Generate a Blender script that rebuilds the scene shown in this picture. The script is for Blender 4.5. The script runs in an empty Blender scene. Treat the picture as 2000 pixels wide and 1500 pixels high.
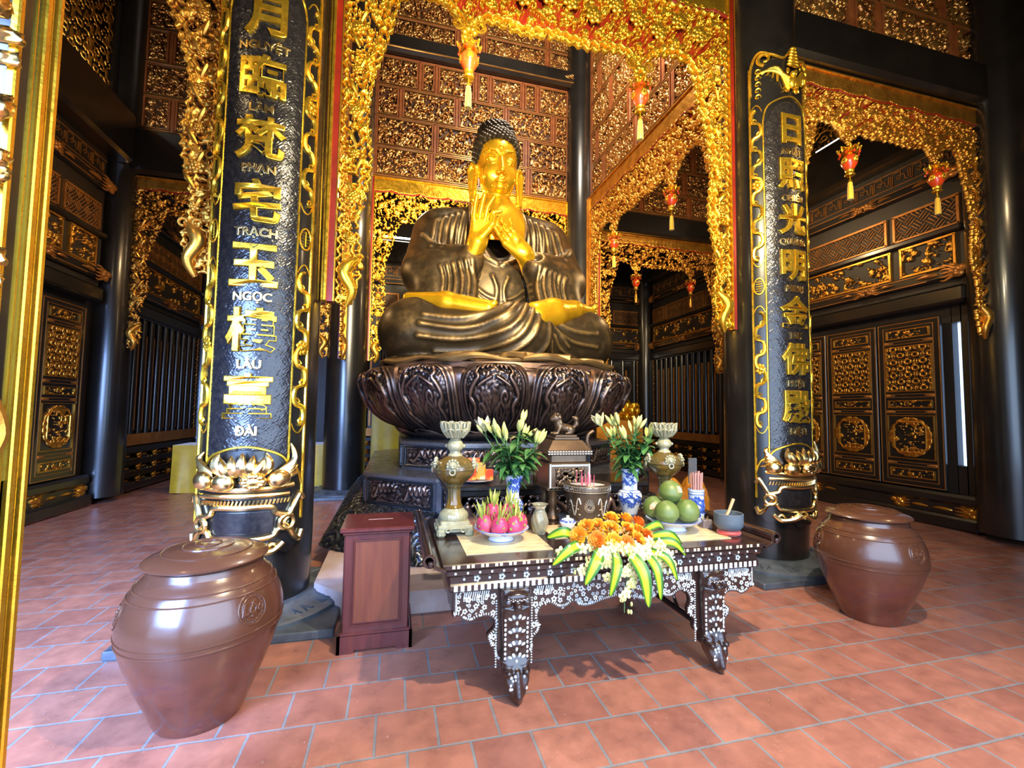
import bpy, bmesh, math, random
import numpy as np
from math import sin, cos, pi, radians as RAD
from mathutils import Vector, Matrix

S = bpy.context.scene
C = S.collection

# ------------------------------------------------------------------ camera
def cam_setup():
    f, yaw, pit, rol = 877.0, RAD(14.54), RAD(3.44), RAD(0.82)
    fw = Vector((sin(yaw)*cos(pit), cos(yaw)*cos(pit), sin(pit)))
    rt = Vector((cos(yaw), -sin(yaw), 0))
    up = rt.cross(fw)
    rt2 = cos(rol)*rt + sin(rol)*up
    up2 = -sin(rol)*rt + cos(rol)*up
    cd = bpy.data.cameras.new('camera'); co = bpy.data.objects.new('camera', cd); C.objects.link(co)
    m = Matrix((rt2, up2, -fw)).transposed().to_4x4(); m.translation = (0, 0, 1.6)
    co.matrix_world = m
    cd.sensor_width = 36; cd.lens = f/2000*36; cd.clip_start = 0.02
    S.camera = co
cam_setup()

# ------------------------------------------------------------------ sky, lights, exposure
S.view_settings.view_transform = 'Standard'; S.view_settings.look = 'None'
S.view_settings.gamma = 1; S.view_settings.use_curve_mapping = False
S.view_settings.exposure = 0.35
S.cycles.max_bounces = 6; S.cycles.diffuse_bounces = 3; S.cycles.glossy_bounces = 4
S.cycles.transmission_bounces = 5; S.cycles.transparent_max_bounces = 8
S.cycles.sample_clamp_indirect = 4.0; S.cycles.sample_clamp_direct = 60.0
S.cycles.caustics_reflective = False; S.cycles.caustics_refractive = False
S.cycles.use_denoising = True

W = bpy.data.worlds.new('sky'); S.world = W; W.use_nodes = True
bg = W.node_tree.nodes['Background']; bg.inputs[0].default_value = (0.42, 0.62, 1.0, 1); bg.inputs[1].default_value = 3.0

def light(name, kind, loc, target, energy, color, **k):
    d = bpy.data.lights.new(name, kind); d.energy = energy; d.color = color
    for a, v in k.items():
        if a == 'portal': d.cycles.is_portal = v
        else: setattr(d, a, v)
    o = bpy.data.objects.new(name, d); C.objects.link(o); o.location = loc
    v = Vector(target)-Vector(loc)
    o.rotation_euler = v.to_track_quat('-Z', 'Y').to_euler()
    return o
WARM = (1.0, 0.84, 0.52)
# the flood lamp that lights arch, statue and altar from the front beam
light('flood_lamp', 'SPOT', (0.85, 0.75, 4.5), (1.5, 6.6, 3.9), 3400, WARM, spot_size=RAD(48), spot_blend=.55, shadow_soft_size=0.06)
light('flood_lamp', 'SPOT', (1.05, 0.80, 4.7), (1.5, 4.1, 4.4), 800, WARM, spot_size=RAD(140), spot_blend=.9, shadow_soft_size=0.06)
light('flood_lamp', 'SPOT', (1.7, 0.75, 4.4), (1.3, 2.5, 0.2), 850, (1, .80, .56), spot_size=RAD(95), spot_blend=.8, shadow_soft_size=0.05)
light('flood_lamp', 'SPOT', (2.6, 0.9, 4.6), (3.9, 4.2, 3.6), 500, WARM, spot_size=RAD(80), spot_blend=0.8, shadow_soft_size=0.08)
# daylight through the open front doors
light('daylight', 'AREA', (1.5, -0.6, 2.0), (1.5, 4, 1.2), 165, (0.58, 0.76, 1.0), shape='RECTANGLE', size=4.6, size_y=3.0)
light('daylight', 'AREA', (-2.9, 0.15, 2.2), (-2.4, 3.6, 0.0), 420, (0.28, 0.47, 1.0), shape='RECTANGLE', size=2.4, size_y=2.4, spread=RAD(90))
# added fill points without fixtures: they brighten the aisles, screens and back cloth
light('aisle_fill', 'POINT', (5.9, 2.2, 5.0), (0, 0, 0), 60, (1, .72, .38), shadow_soft_size=0.15)
light('aisle_fill', 'POINT', (5.7, 7.2, 5.2), (0, 0, 0), 110, (1, .70, .36), shadow_soft_size=0.15)
light('aisle_fill', 'POINT', (-2.4, 7.2, 4.6), (0, 0, 0), 75, (1, .68, .34), shadow_soft_size=0.15)
light('aisle_fill', 'POINT', (-2.6, 2.4, 5.2), (0, 0, 0), 25, (1, .72, .38), shadow_soft_size=0.15)
light('bay_fill', 'POINT', (2.3, 6.0, 8.4), (0, 0, 0), 650, (1, .84, .66), shadow_soft_size=0.2)
light('bay_fill', 'POINT', (.15, 8.1, 5.4), (0, 0, 0), 70, (1, .78, .46), shadow_soft_size=0.15)
light('back_fill', 'POINT', (1.5, 11.0, 5.6), (0, 0, 0), 110, (1, .72, .40), shadow_soft_size=0.2)

# ------------------------------------------------------------------ materials
def newmat(name):
    m = bpy.data.materials.new(name); m.use_nodes = True
    nt = m.node_tree; b = nt.nodes['Principled BSDF']
    return m, nt, b
def N(nt, t, **k):
    n = nt.nodes.new(t)
    for a, v in k.items():
        if a.startswith('i_'):
            n.inputs[a[2:].replace('_', ' ')].default_value = v
        else: setattr(n, a, v)
    return n
def noise(nt, scale, detail=4, rough=0.6, obj=True, stretch=None):
    tc = N(nt, 'ShaderNodeTexCoord'); n = N(nt, 'ShaderNodeTexNoise')
    n.inputs['Scale'].default_value = scale; n.inputs['Detail'].default_value = detail; n.inputs['Roughness'].default_value = rough
    src = tc.outputs['Object']
    if stretch:
        mp = N(nt, 'ShaderNodeMapping'); mp.inputs['Scale'].default_value = stretch
        nt.links.new(src, mp.inputs['Vector']); src = mp.outputs['Vector']
    nt.links.new(src, n.inputs['Vector'])
    return n
def ramp(nt, src, stops):
    r = N(nt, 'ShaderNodeValToRGB'); e = r.color_ramp.elements
    while len(e) < len(stops): e.new(0.5)
    for el, (p, c) in zip(e, stops): el.position = p; el.color = (*c, 1)
    nt.links.new(src, r.inputs[0]); return r
def bump(nt, b, src, strength, dist=0.01):
    bm = N(nt, 'ShaderNodeBump'); bm.inputs['Strength'].default_value = strength; bm.inputs['Distance'].default_value = dist
    nt.links.new(src, bm.inputs['Height']); nt.links.new(bm.outputs[0], b.inputs['Normal']); return bm
def mat(name, c1, c2=None, rough=0.4, metal=0.0, scale=6, bmp=0.0, bscale=60, coat=0.0, stretch=None, lo=.35, hi=.65, spec=0.5, rvar=0.0, sheen=0, bdist=.004):
    m, nt, b = newmat(name)
    b.inputs['Base Color'].default_value = (*c1, 1); b.inputs['Roughness'].default_value = rough; b.inputs['Metallic'].default_value = metal
    b.inputs['Specular IOR Level'].default_value = spec; b.inputs['Coat Weight'].default_value = coat; b.inputs['Coat Roughness'].default_value = 0.12
    if sheen: b.inputs['Sheen Weight'].default_value = sheen
    if c2 is not None:
        n = noise(nt, scale, stretch=stretch); r = ramp(nt, n.outputs['Fac'], [(lo, c1), (hi, c2)])
        nt.links.new(r.outputs[0], b.inputs['Base Color'])
    if rvar:
        n3 = noise(nt, scale*1.7); r3 = ramp(nt, n3.outputs['Fac'], [(.3, (rough-rvar,)*3), (.7, (rough+rvar,)*3)])
        nt.links.new(r3.outputs[0], b.inputs['Roughness'])
    if bmp:
        n2 = noise(nt, bscale, detail=3, stretch=stretch); bump(nt, b, n2.outputs['Fac'], bmp, bdist)
    return m
M = {}
M['gold'] = mat('gold_leaf', (1.0, .62, .055), (.95, .52, .035), rough=.27, metal=.90, scale=9, bmp=.25, bscale=45, rvar=.07)
M['goldsm'] = mat('gilt_statue', (1.0, .60, .025), (.95, .52, .02), rough=.27, metal=.85, scale=3, bmp=.05, bscale=30, rvar=.04)
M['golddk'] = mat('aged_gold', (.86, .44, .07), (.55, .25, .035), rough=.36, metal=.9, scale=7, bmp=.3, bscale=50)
M['goldwh'] = mat('pale_gold', (1.0, .76, .36), (.9, .58, .18), rough=.26, metal=1, scale=12, bmp=.2, bscale=40)
M['red'] = mat('red_lacquer', (.30, .018, .006), (.20, .012, .004), rough=.35, scale=5, coat=.2)
M['black'] = mat('black_lacquer', (.0075, .0066, .006), (.013, .011, .009), rough=.28, scale=3, coat=.35, bmp=.12, bscale=18, bdist=.003)
M['dark'] = mat('dark_wood', (.012, .009, .007), (.022, .014, .009), rough=.5, scale=5, bmp=.2, bscale=25, stretch=(1, 1, .15))
M['brown'] = mat('brown_red_wood', (.19, .055, .016), (.28, .090, .026), rough=.38, scale=4, coat=.15, stretch=(1, 1, 3))
M['carve'] = mat('carved_gilt_wood', (.80, .46, .14), (.42, .17, .05), rough=.26, metal=.85, scale=5, bmp=.25, bscale=40)
M['shadeback'] = mat('painted_shade_brown', (.050, .018, .007), (.075, .03, .012), rough=.45, scale=4)  # dark brown painted for the shade behind the pierced carving
M['slot'] = mat('moulding_gilt', (.55, .30, .09), (.35, .17, .05), rough=.3, metal=.7, scale=5)

# ------------------------------------------------------------------ helpers
def link(o, parent=None):
    C.objects.link(o)
    if parent is not None: o.parent = parent
    return o
def tag(o, label=None, cat=None, group=None, kind=None):
    if label: o['label'] = label
    if cat: o['category'] = cat
    if group: o['group'] = group
    if kind: o['kind'] = kind
    return o
def thing(name, label, cat, loc=(0, 0, 0), rz=0, group=None, kind=None):
    o = bpy.data.objects.new(name, None); C.objects.link(o); o.empty_display_size = .05
    o.location = loc; o.rotation_euler = (0, 0, rz)
    return tag(o, label, cat, group, kind)
def children(o): return [c for c in bpy.data.objects if c.parent == o]
def copy_tree(o, parent=None, kids=None):
    kids = kids if kids is not None else {}
    c = o.copy(); C.objects.link(c)
    if parent is not None: c.parent = parent
    for ch in list(o.children): copy_tree(ch, c)
    return c

class MB:
    """collects shapes; build() links them as ONE mesh object"""
    def __init__(s): s.V = []; s.F = []; s.n = 0; s.T = None; s.MI = []; s.mi = 0
    def add(s, V, F):
        V = np.asarray(V, float).reshape(-1, 3)
        if s.T is not None:
            Mx = np.array(s.T); V = V @ Mx[:3, :3].T + Mx[:3, 3]
        s.V.append(V); k = s.n
        s.F += [tuple(i+k for i in f) for f in F]; s.MI += [s.mi]*len(F); s.n += len(V); return s
    def box(s, c, d, rz=0, bev=0.0):
        x, y, z = d[0]/2, d[1]/2, d[2]/2
        if bev:
            b = min(bev, x*.49, y*.49, z*.49); pts = []
            V = []; 
            for sx in (-1, 1):
                for sy in (-1, 1):
                    for sz in (-1, 1):
                        V += [(sx*(x-b), sy*(y-b), sz*z), (sx*(x-b), sy*y, sz*(z-b)), (sx*x, sy*(y-b), sz*(z-b))]
            def id(sx, sy, sz, k): return ((sx > 0)*4+(sy > 0)*2+(sz > 0))*3+k
            F = []
            for sz in (-1, 1): F.append([id(-1, -1, sz, 0), id(1, -1, sz, 0), id(1, 1, sz, 0), id(-1, 1, sz, 0)][::sz])
            for sy in (-1, 1): F.append([id(-1, sy, -1, 1), id(1, sy, -1, 1), id(1, sy, 1, 1), id(-1, sy, 1, 1)][::-sy])
            for sx in (-1, 1): F.append([id(sx, -1, -1, 2), id(sx, 1, -1, 2), id(sx, 1, 1, 2), id(sx, -1, 1, 2)][::sx])
            for sy in (-1, 1):
                for sz in (-1, 1): F.append([id(-1, sy, sz, 0), id(1, sy, sz, 0), id(1, sy, sz, 1), id(-1, sy, sz, 1)][::-sy*sz])
            for sx in (-1, 1):
                for sz in (-1, 1): F.append([id(sx, -1, sz, 0), id(sx, 1, sz, 0), id(sx, 1, sz, 2), id(sx, -1, sz, 2)][::sx*sz])
                for sy in (-1, 1): F.append([id(sx, sy, -1, 1), id(sx, sy, 1, 1), id(sx, sy, 1, 2), id(sx, sy, -1, 2)][::-sx*sy])
            for sx in (-1, 1):
                for sy in (-1, 1):
                    for sz in (-1, 1): F.append([id(sx, sy, sz, 0), id(sx, sy, sz, 1), id(sx, sy, sz, 2)][::-sx*sy*sz])
        else:
            V = [(a*x, b*y, e*z) for e in (-1, 1) for b in (-1, 1) for a in (-1, 1)]
            F = [(0, 2, 3, 1), (4, 5, 7, 6), (0, 1, 5, 4), (2, 6, 7, 3), (0, 4, 6, 2), (1, 3, 7, 5)]
        V = np.array(V)
        if rz: ca, sa = cos(rz), sin(rz); V = np.stack([V[:, 0]*ca-V[:, 1]*sa, V[:, 0]*sa+V[:, 1]*ca, V[:, 2]], 1)
        return s.add(V+np.array(c), F)
    def lathe(s, prof, n=32, c=(0, 0, 0), cap=True, a0=0, squash=1.0, rfun=None):
        prof = [(max(r, 0), z) for r, z in prof]; V = []
        for r, z in prof:
            for i in range(n):
                a = a0+2*pi*i/n; rr = r*(rfun(a, z) if rfun else 1)
                V.append((c[0]+rr*cos(a), c[1]+rr*sin(a)*squash, c[2]+z))
        F = []
        for k in range(len(prof)-1):
            for i in range(n):
                j = (i+1) % n; F.append((k*n+i, k*n+j, (k+1)*n+j, (k+1)*n+i))
        if cap: F.append(tuple(range(n))[::-1]); F.append(tuple((len(prof)-1)*n+i for i in range(n)))
        return s.add(V, F)
    def tube(s, path, rad, n=8, cap=True, flat=None, closed=False):
        P = np.asarray(path, float); m = len(P)
        R_ = np.broadcast_to(np.asarray(rad, float), (m,))
        T = np.gradient(P, axis=0) if not closed else (np.roll(P, -1, 0)-np.roll(P, 1, 0))
        T /= np.linalg.norm(T, axis=1, keepdims=True)+1e-12
        nrm = np.array(flat if flat is not None else (0, 0, 1.0), float)
        if abs(T[0] @ nrm) > .95 and flat is None: nrm = np.array((1.0, 0, 0))
        V = []
        for i in range(m):
            nrm = nrm-T[i]*(T[i] @ nrm); l = np.linalg.norm(nrm)
            if l < 1e-6: nrm = np.array((.3, .8, .5)); nrm -= T[i]*(T[i] @ nrm); l = np.linalg.norm(nrm)
            nrm = nrm/l; b = np.cross(T[i], nrm)
            for k in range(n):
                a = 2*pi*k/n; V.append(P[i]+R_[i]*(cos(a)*nrm+sin(a)*b))
        F = []
        for i in range(m if closed else m-1):
            i2 = (i+1) % m
            for k in range(n):
                k2 = (k+1) % n; F.append((i*n+k, i*n+k2, i2*n+k2, i2*n+k))
        if cap and not closed: F.append(tuple(range(n))[::-1]); F.append(tuple((m-1)*n+k for k in range(n)))
        return s.add(V, F)
    def ell(s, c, r, nu=16, nv=10, rot=None):
        V = []; F = []
        for j in range(nv+1):
            t = pi*j/nv
            for i in range(nu):
                a = 2*pi*i/nu; V.append((sin(t)*cos(a), sin(t)*sin(a), cos(t)))
        V = np.array(V)*np.array(r)
        if rot is not None: V = V @ np.array(rot.to_3x3()).T
        V += np.array(c)
        for j in range(nv):
            for i in range(nu):
                i2 = (i+1) % nu; F.append((j*nu+i, (j+1)*nu+i, (j+1)*nu+i2, j*nu+i2))
        return s.add(V, F)
    def prism(s, poly, y0, y1, plane='xz'):
        """outline in (u,v) extruded between y0 (front) and y1"""
        n = len(poly)
        if plane == 'xz': V = [(u, y0, v) for u, v in poly]+[(u, y1, v) for u, v in poly]
        else: V = [(u, v, y0) for u, v in poly]+[(u, v, y1) for u, v in poly]
        A = sum(poly[i][0]*poly[(i+1) % n][1]-poly[(i+1) % n][0]*poly[i][1] for i in range(n))
        F = [tuple(range(n)), tuple(range(2*n-1, n-1, -1))]+[(i, i+n, (i+1) % n+n, (i+1) % n) for i in range(n)]
        flip = (A > 0) != (plane == 'xz')
        if flip: F = [f[::-1] for f in F]
        return s.add(V, F)
    def grid(s, P):
        """P: (a,b,3) array of points"""
        a, b = P.shape[:2]
        F = [(i*b+j, i*b+j+1, (i+1)*b+j+1, (i+1)*b+j) for i in range(a-1) for j in range(b-1)]
        return s.add(P.reshape(-1, 3), F)
    def build(s, name, m, parent=None, smooth=True, angle=40):
        if not s.V: return None
        o = mesh(name, np.concatenate(s.V), s.F, m, parent, smooth, angle)
        if isinstance(m, (list, tuple)): o.data.polygons.foreach_set('material_index', np.array(s.MI, dtype=np.int32))
        return o

def mesh(name, V, F, m, parent=None, smooth=True, angle=None):
    me = bpy.data.meshes.new(name)
    if isinstance(F, np.ndarray):
        me.vertices.add(len(V)); me.vertices.foreach_set('co', np.asarray(V, np.float32).ravel())
        k = F.shape[1]; me.loops.add(F.size); me.loops.foreach_set('vertex_index', F.astype(np.int32).ravel())
        me.polygons.add(len(F)); me.polygons.foreach_set('loop_start', np.arange(0, F.size, k, dtype=np.int32))
        me.update(calc_edges=True)
    else:
        me.from_pydata([tuple(v) for v in V], [], F); me.update()
    for mm in (m if isinstance(m, (list, tuple)) else [m]): me.materials.append(mm)
    if smooth:
        me.polygons.foreach_set('use_smooth', np.ones(len(me.polygons), dtype=bool))
        if angle is not None:
            me.set_sharp_from_angle(angle=RAD(angle))
    o = bpy.data.objects.new(name, me); link(o, parent); return o

def spline(pts, n=8, closed=False):
    P = np.asarray(pts, float); m = len(P); out = []
    idx = range(m if closed else m-1)
    for i in idx:
        if closed: p0, p1, p2, p3 = P[(i-1) % m], P[i], P[(i+1) % m], P[(i+2) % m]
        else: p0, p1, p2, p3 = P[max(i-1, 0)], P[i], P[i+1], P[min(i+2, m-1)]
        for t in np.linspace(0, 1, n, endpoint=False):
            out.append(.5*((2*p1)+(-p0+p2)*t+(2*p0-5*p1+4*p2-p3)*t*t+(-p0+3*p1-3*p2+p3)*t**3))
    if not closed: out.append(P[-1])
    return np.array(out)

# --- surface nets: smooth closed surface of a signed distance field
def surfnet(f, lo, hi, h):
    lo = np.array(lo, float); hi = np.array(hi, float)
    n = np.ceil((hi-lo)/h).astype(int)+1
    ax = [lo[k]+h*np.arange(n[k]) for k in range(3)]
    X, Y, Z = np.meshgrid(*ax, indexing='ij')
    D = f(X, Y, Z).astype(np.float32); del X, Y, Z
    ins = D < 0
    cnt = np.zeros(tuple(n-1), np.int8)
    sl = lambda a: tuple(slice(1, None) if v else slice(None, -1) for v in a)
    cs = [(i, j, k) for i in (0, 1) for j in (0, 1) for k in (0, 1)]
    for c in cs: cnt += ins[sl(c)]
    act = (cnt > 0) & (cnt < 8); I = np.argwhere(act)
    vid = -np.ones(act.shape, np.int64); vid[act] = np.arange(len(I))
    d = np.stack([D[I[:, 0]+c[0], I[:, 1]+c[1], I[:, 2]+c[2]] for c in cs], 1)
    acc = np.zeros((len(I), 3)); w = np.zeros(len(I))
    for a in range(8):
        for b in range(a+1, 8):
            df = [cs[b][q]-cs[a][q] for q in range(3)]
            if sum(map(abs, df)) != 1: continue
            da, db = d[:, a], d[:, b]; cr = (da < 0) != (db < 0)
            t = np.where(cr, da/np.where(cr, da-db, 1), 0)
            p = np.array(cs[a], float)+t[:, None]*np.array(df, float)
            acc += np.where(cr[:, None], p, 0); w += cr
    V = lo+h*(I+acc/w[:, None])
    F = []
    for q in range(3):
        a, b = (q+1) % 3, (q+2) % 3
        s0 = [slice(1, -1)]*3; s0[q] = slice(0, -1)
        s1 = list(s0); s1[q] = slice(1, None)
        A, B = ins[tuple(s0)], ins[tuple(s1)]
        for flip, mk in ((False, A & ~B), (True, ~A & B)):
            E = np.argwhere(mk)
            if not len(E): continue
            E[:, a] += 1; E[:, b] += 1
            def cell(da, db):
                K = E.copy(); K[:, a] -= da; K[:, b] -= db; return vid[K[:, 0], K[:, 1], K[:, 2]]
            Q = np.stack([cell(1, 1), cell(0, 1), cell(0, 0), cell(1, 0)], 1)
            F.append(Q[:, ::-1] if flip else Q)
    F = np.concatenate(F); F = F[(F >= 0).all(1)]
    return V, F
def sm(a, b, k):
    h = np.clip(.5+.5*(b-a)/k, 0, 1); return b+(a-b)*h-k*h*(1-h)
def sdE(X, Y, Z, c, r):
    x, y, z = (X-c[0])/r[0], (Y-c[1])/r[1], (Z-c[2])/r[2]
    k0 = np.sqrt(x*x+y*y+z*z); k1 = np.sqrt((x/r[0])**2+(y/r[1])**2+(z/r[2])**2)+1e-9
    return k0*(k0-1)/k1
def sdC(X, Y, Z, a, b, ra, rb):
    a = np.array(a, float); ba = np.array(b, float)-a
    px, py, pz = X-a[0], Y-a[1], Z-a[2]
    t = np.clip((px*ba[0]+py*ba[1]+pz*ba[2])/(ba @ ba), 0, 1)
    return np.sqrt((px-t*ba[0])**2+(py-t*ba[1])**2+(pz-t*ba[2])**2)-(ra+(rb-ra)*t)
def sdChain(X, Y, Z, P, R_, k=0.02):
    d = None
    for i in range(len(P)-1):
        e = sdC(X, Y, Z, P[i], P[i+1], R_[i], R_[i+1]); d = e if d is None else (np.minimum(d, e) if k == 0 else sm(d, e, k))
    return d

# --- carved relief: a repeating tile of scrolls, leaves and blossoms
def relief_tile(n, seed, nv=42, nf=26, nl=120, nd=60):
    rng = np.random.RandomState(seed); H = np.zeros((n, n), np.float32)
    def stamp(cx, cy, r, h):
        k = int(math.ceil(r)); ix = np.arange(int(cx)-k, int(cx)+k+2); iy = np.arange(int(cy)-k, int(cy)+k+2)
        d2 = ((ix-cx)[:, None]**2+(iy-cy)[None, :]**2)/(r*r)
        v = h*np.sqrt(np.clip(1-d2, 0, 1)); A = np.ix_(ix % n, iy % n)
        H[A] = np.maximum(H[A], v)
    for _ in range(nv):
        cx, cy = rng.rand(2)*n; R0 = rng.uniform(14, 34)*n/256; a0 = rng.rand()*6.28; sg = rng.choice((-1, 1)); h = rng.uniform(.45, .7)
        for t in np.linspace(0, 1, 46):
            r = R0*(1-t*.85); a = a0+sg*t*8.5; stamp(cx+r*cos(a), cy+r*sin(a), (3.4-1.2*t)*n/256, h+.2*t)
    for _ in range(nl):
        cx, cy = rng.rand(2)*n; a = rng.rand()*6.28; L = rng.uniform(8, 17)*n/256; h = rng.uniform(.5, .85); cv = rng.uniform(-.8, .8)
        for t in np.linspace(0, 1, 12):
            aa = a+cv*t; stamp(cx+L*t*cos(aa), cy+L*t*sin(aa), max(1.2, (4.2*sin(pi*min(t+.12, 1)))*n/256), h)
    for _ in range(nf):
        cx, cy = rng.rand(2)*n; R0 = rng.uniform(7, 12)*n/256
        for k in range(6):
            a = 1.047*k+rng.rand()*.2; stamp(cx+R0*.75*cos(a), cy+R0*.75*sin(a), R0*.48, .9)
        stamp(cx, cy, R0*.4, 1.0)
    for _ in range(nd):
        cx, cy = rng.rand(2)*n; stamp(cx, cy, rng.uniform(2, 4)*n/256, rng.uniform(.5, 1))
    return H
TILE = [relief_tile(256, 3), relief_tile(256, 8, 30, 34, 170, 90)]
def tile_at(k, u, z, scale):
    """bilinear sample, scale = metres per tile"""
    T = TILE[k]; n = T.shape[0]; x = (u/scale*n) % n; y = (z/scale*n) % n
    i = np.floor(x).astype(int); j = np.floor(y).astype(int); fx = x-i; fy = y-j; i %= n; j %= n; i2 = (i+1) % n; j2 = (j+1) % n
    return T[i, j]*(1-fx)*(1-fy)+T[i2, j]*fx*(1-fy)+T[i, j2]*(1-fx)*fy+T[i2, j2]*fx*fy
def erode_dist(mask, k):
    d = np.zeros(mask.shape, np.int16); m = mask.copy()
    for _ in range(k):
        d += m; e = m.copy(); e[1:] &= m[:-1]; e[:-1] &= m[1:]; e[:, 1:] &= m[:, :-1]; e[:, :-1] &= m[:, 1:]
        e[0] = e[-1] = False; e[:, 0] = e[:, -1] = False; m = e
    return d
def attached(sol, seed):
    m = seed & sol
    for _ in range(500):
        g = m.copy(); g[1:] |= m[:-1]; g[:-1] |= m[1:]; g[:, 1:] |= m[:, :-1]; g[:, :-1] |= m[:, 1:]; g &= sol
        if (g == m).all(): break
        m = g
    return m
def heightmesh(name, U, Z, H, solid, depth, m, parent, back=0.0, place=None, base=0.0):
    """U,Z node grids; H heights 0..1; solid node mask; relief rises towards -y"""
    a, b = H.shape; q = solid[:-1, :-1] & solid[1:, :-1] & solid[:-1, 1:] & solid[1:, 1:]
    if not q.any(): return None
    top = np.stack([U, -base-H*depth, Z], -1).reshape(-1, 3)
    bot = np.stack([U, np.full_like(U, back), Z], -1).reshape(-1, 3)
    V = np.concatenate([top, bot]); nt = a*b
    I = np.arange(nt).reshape(a, b)
    F = [np.stack([I[:-1, :-1][q], I[1:, :-1][q], I[1:, 1:][q], I[:-1, 1:][q]], 1)]
    p = np.pad(q, 1)
    # edges along z (between nodes (i,j) and (i,j+1)): faces left p[i, j+1], right p[i+1, j+1]
    L, R_ = p[:-1, 1:-1], p[1:, 1:-1]
    e0, e1 = I[:, :-1], I[:, 1:]
    for mk, fl in ((L & ~R_, 0), (~L & R_, 1)):
        A, B = e0[mk], e1[mk]; Q = np.stack([A, A+nt, B+nt, B], 1); F.append(Q if not fl else Q[:, ::-1])
    L, R_ = p[1:-1, :-1], p[1:-1, 1:]
    e0, e1 = I[:-1, :], I[1:, :]
    for mk, fl in ((L & ~R_, 1), (~L & R_, 0)):
        A, B = e0[mk], e1[mk]; Q = np.stack([A, A+nt, B+nt, B], 1); F.append(Q if not fl else Q[:, ::-1])
    F = np.concatenate(F); used = np.unique(F); re = np.zeros(len(V), np.int64); re[used] = np.arange(len(used))
    V = V[used]; F = re[F]
    if place is not None: V = place(V)
    return mesh(name, V, F, m, parent)
def relief_panel(name, u0, u1, z0, z1, cell, depth, m, parent, k=0, scale=.9, off=(0, 0), thr=.1, back=.0, y=0.0, maskf=None, solidall=False, hfun=None):
    nu, nz = max(2, int(round((u1-u0)/cell))), max(2, int(round((z1-z0)/cell)))
    U, Z = np.meshgrid(np.linspace(u0, u1, nu+1), np.linspace(z0, z1, nz+1), indexing='ij')
    H = tile_at(k, U+off[0], Z+off[1], scale)
    if hfun is not None: H = hfun(U, Z, H)
    sol = H > thr if not solidall else np.ones_like(H, bool)
    if maskf is not None: sol &= maskf(U, Z)
    if not solidall:
        ed = np.zeros_like(sol); ed[:2] = ed[-2:] = True; ed[:, :2] = ed[:, -2:] = True
        q_ = np.zeros_like(sol); q_[:-1, :-1] = sol[:-1, :-1] & sol[1:, :-1] & sol[:-1, 1:] & sol[1:, 1:]
        sol = attached(sol, ed) if hfun is None or name == 'relief_panel' else sol
    return heightmesh(name, U, Z, H, sol, depth, m, parent, back=back, place=(lambda V: V+np.array((0, y, 0))) if y else None)

# --- lettering as meshes
_tc = {}
def text_mesh(s, size, ext=0.0, bev=0.0, shear=0.0, off=0.0):
    key = (s, size, ext, bev, shear, off)
    if key in _tc: return _tc[key]
    cu = bpy.data.curves.new('lettering', 'FONT'); cu.body = s; cu.size = size; cu.extrude = ext; cu.bevel_depth = bev; cu.shear = shear; cu.offset = off
    cu.align_x = 'CENTER'; cu.align_y = 'CENTER'; cu.resolution_u = 4; cu.bevel_resolution = 1
    o = bpy.data.objects.new('lettering', cu); C.objects.link(o)
    bpy.context.view_layer.update()
    dg = bpy.context.evaluated_depsgraph_get(); me = bpy.data.meshes.new_from_object(o.evaluated_get(dg))
    V = np.array([v.co[:] for v in me.vertices]).reshape(-1, 3); F = [tuple(p.vertices) for p in me.polygons]
    bpy.data.objects.remove(o); bpy.data.curves.remove(cu); bpy.data.meshes.remove(me)
    _tc[key] = (V, F); return V, F
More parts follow.
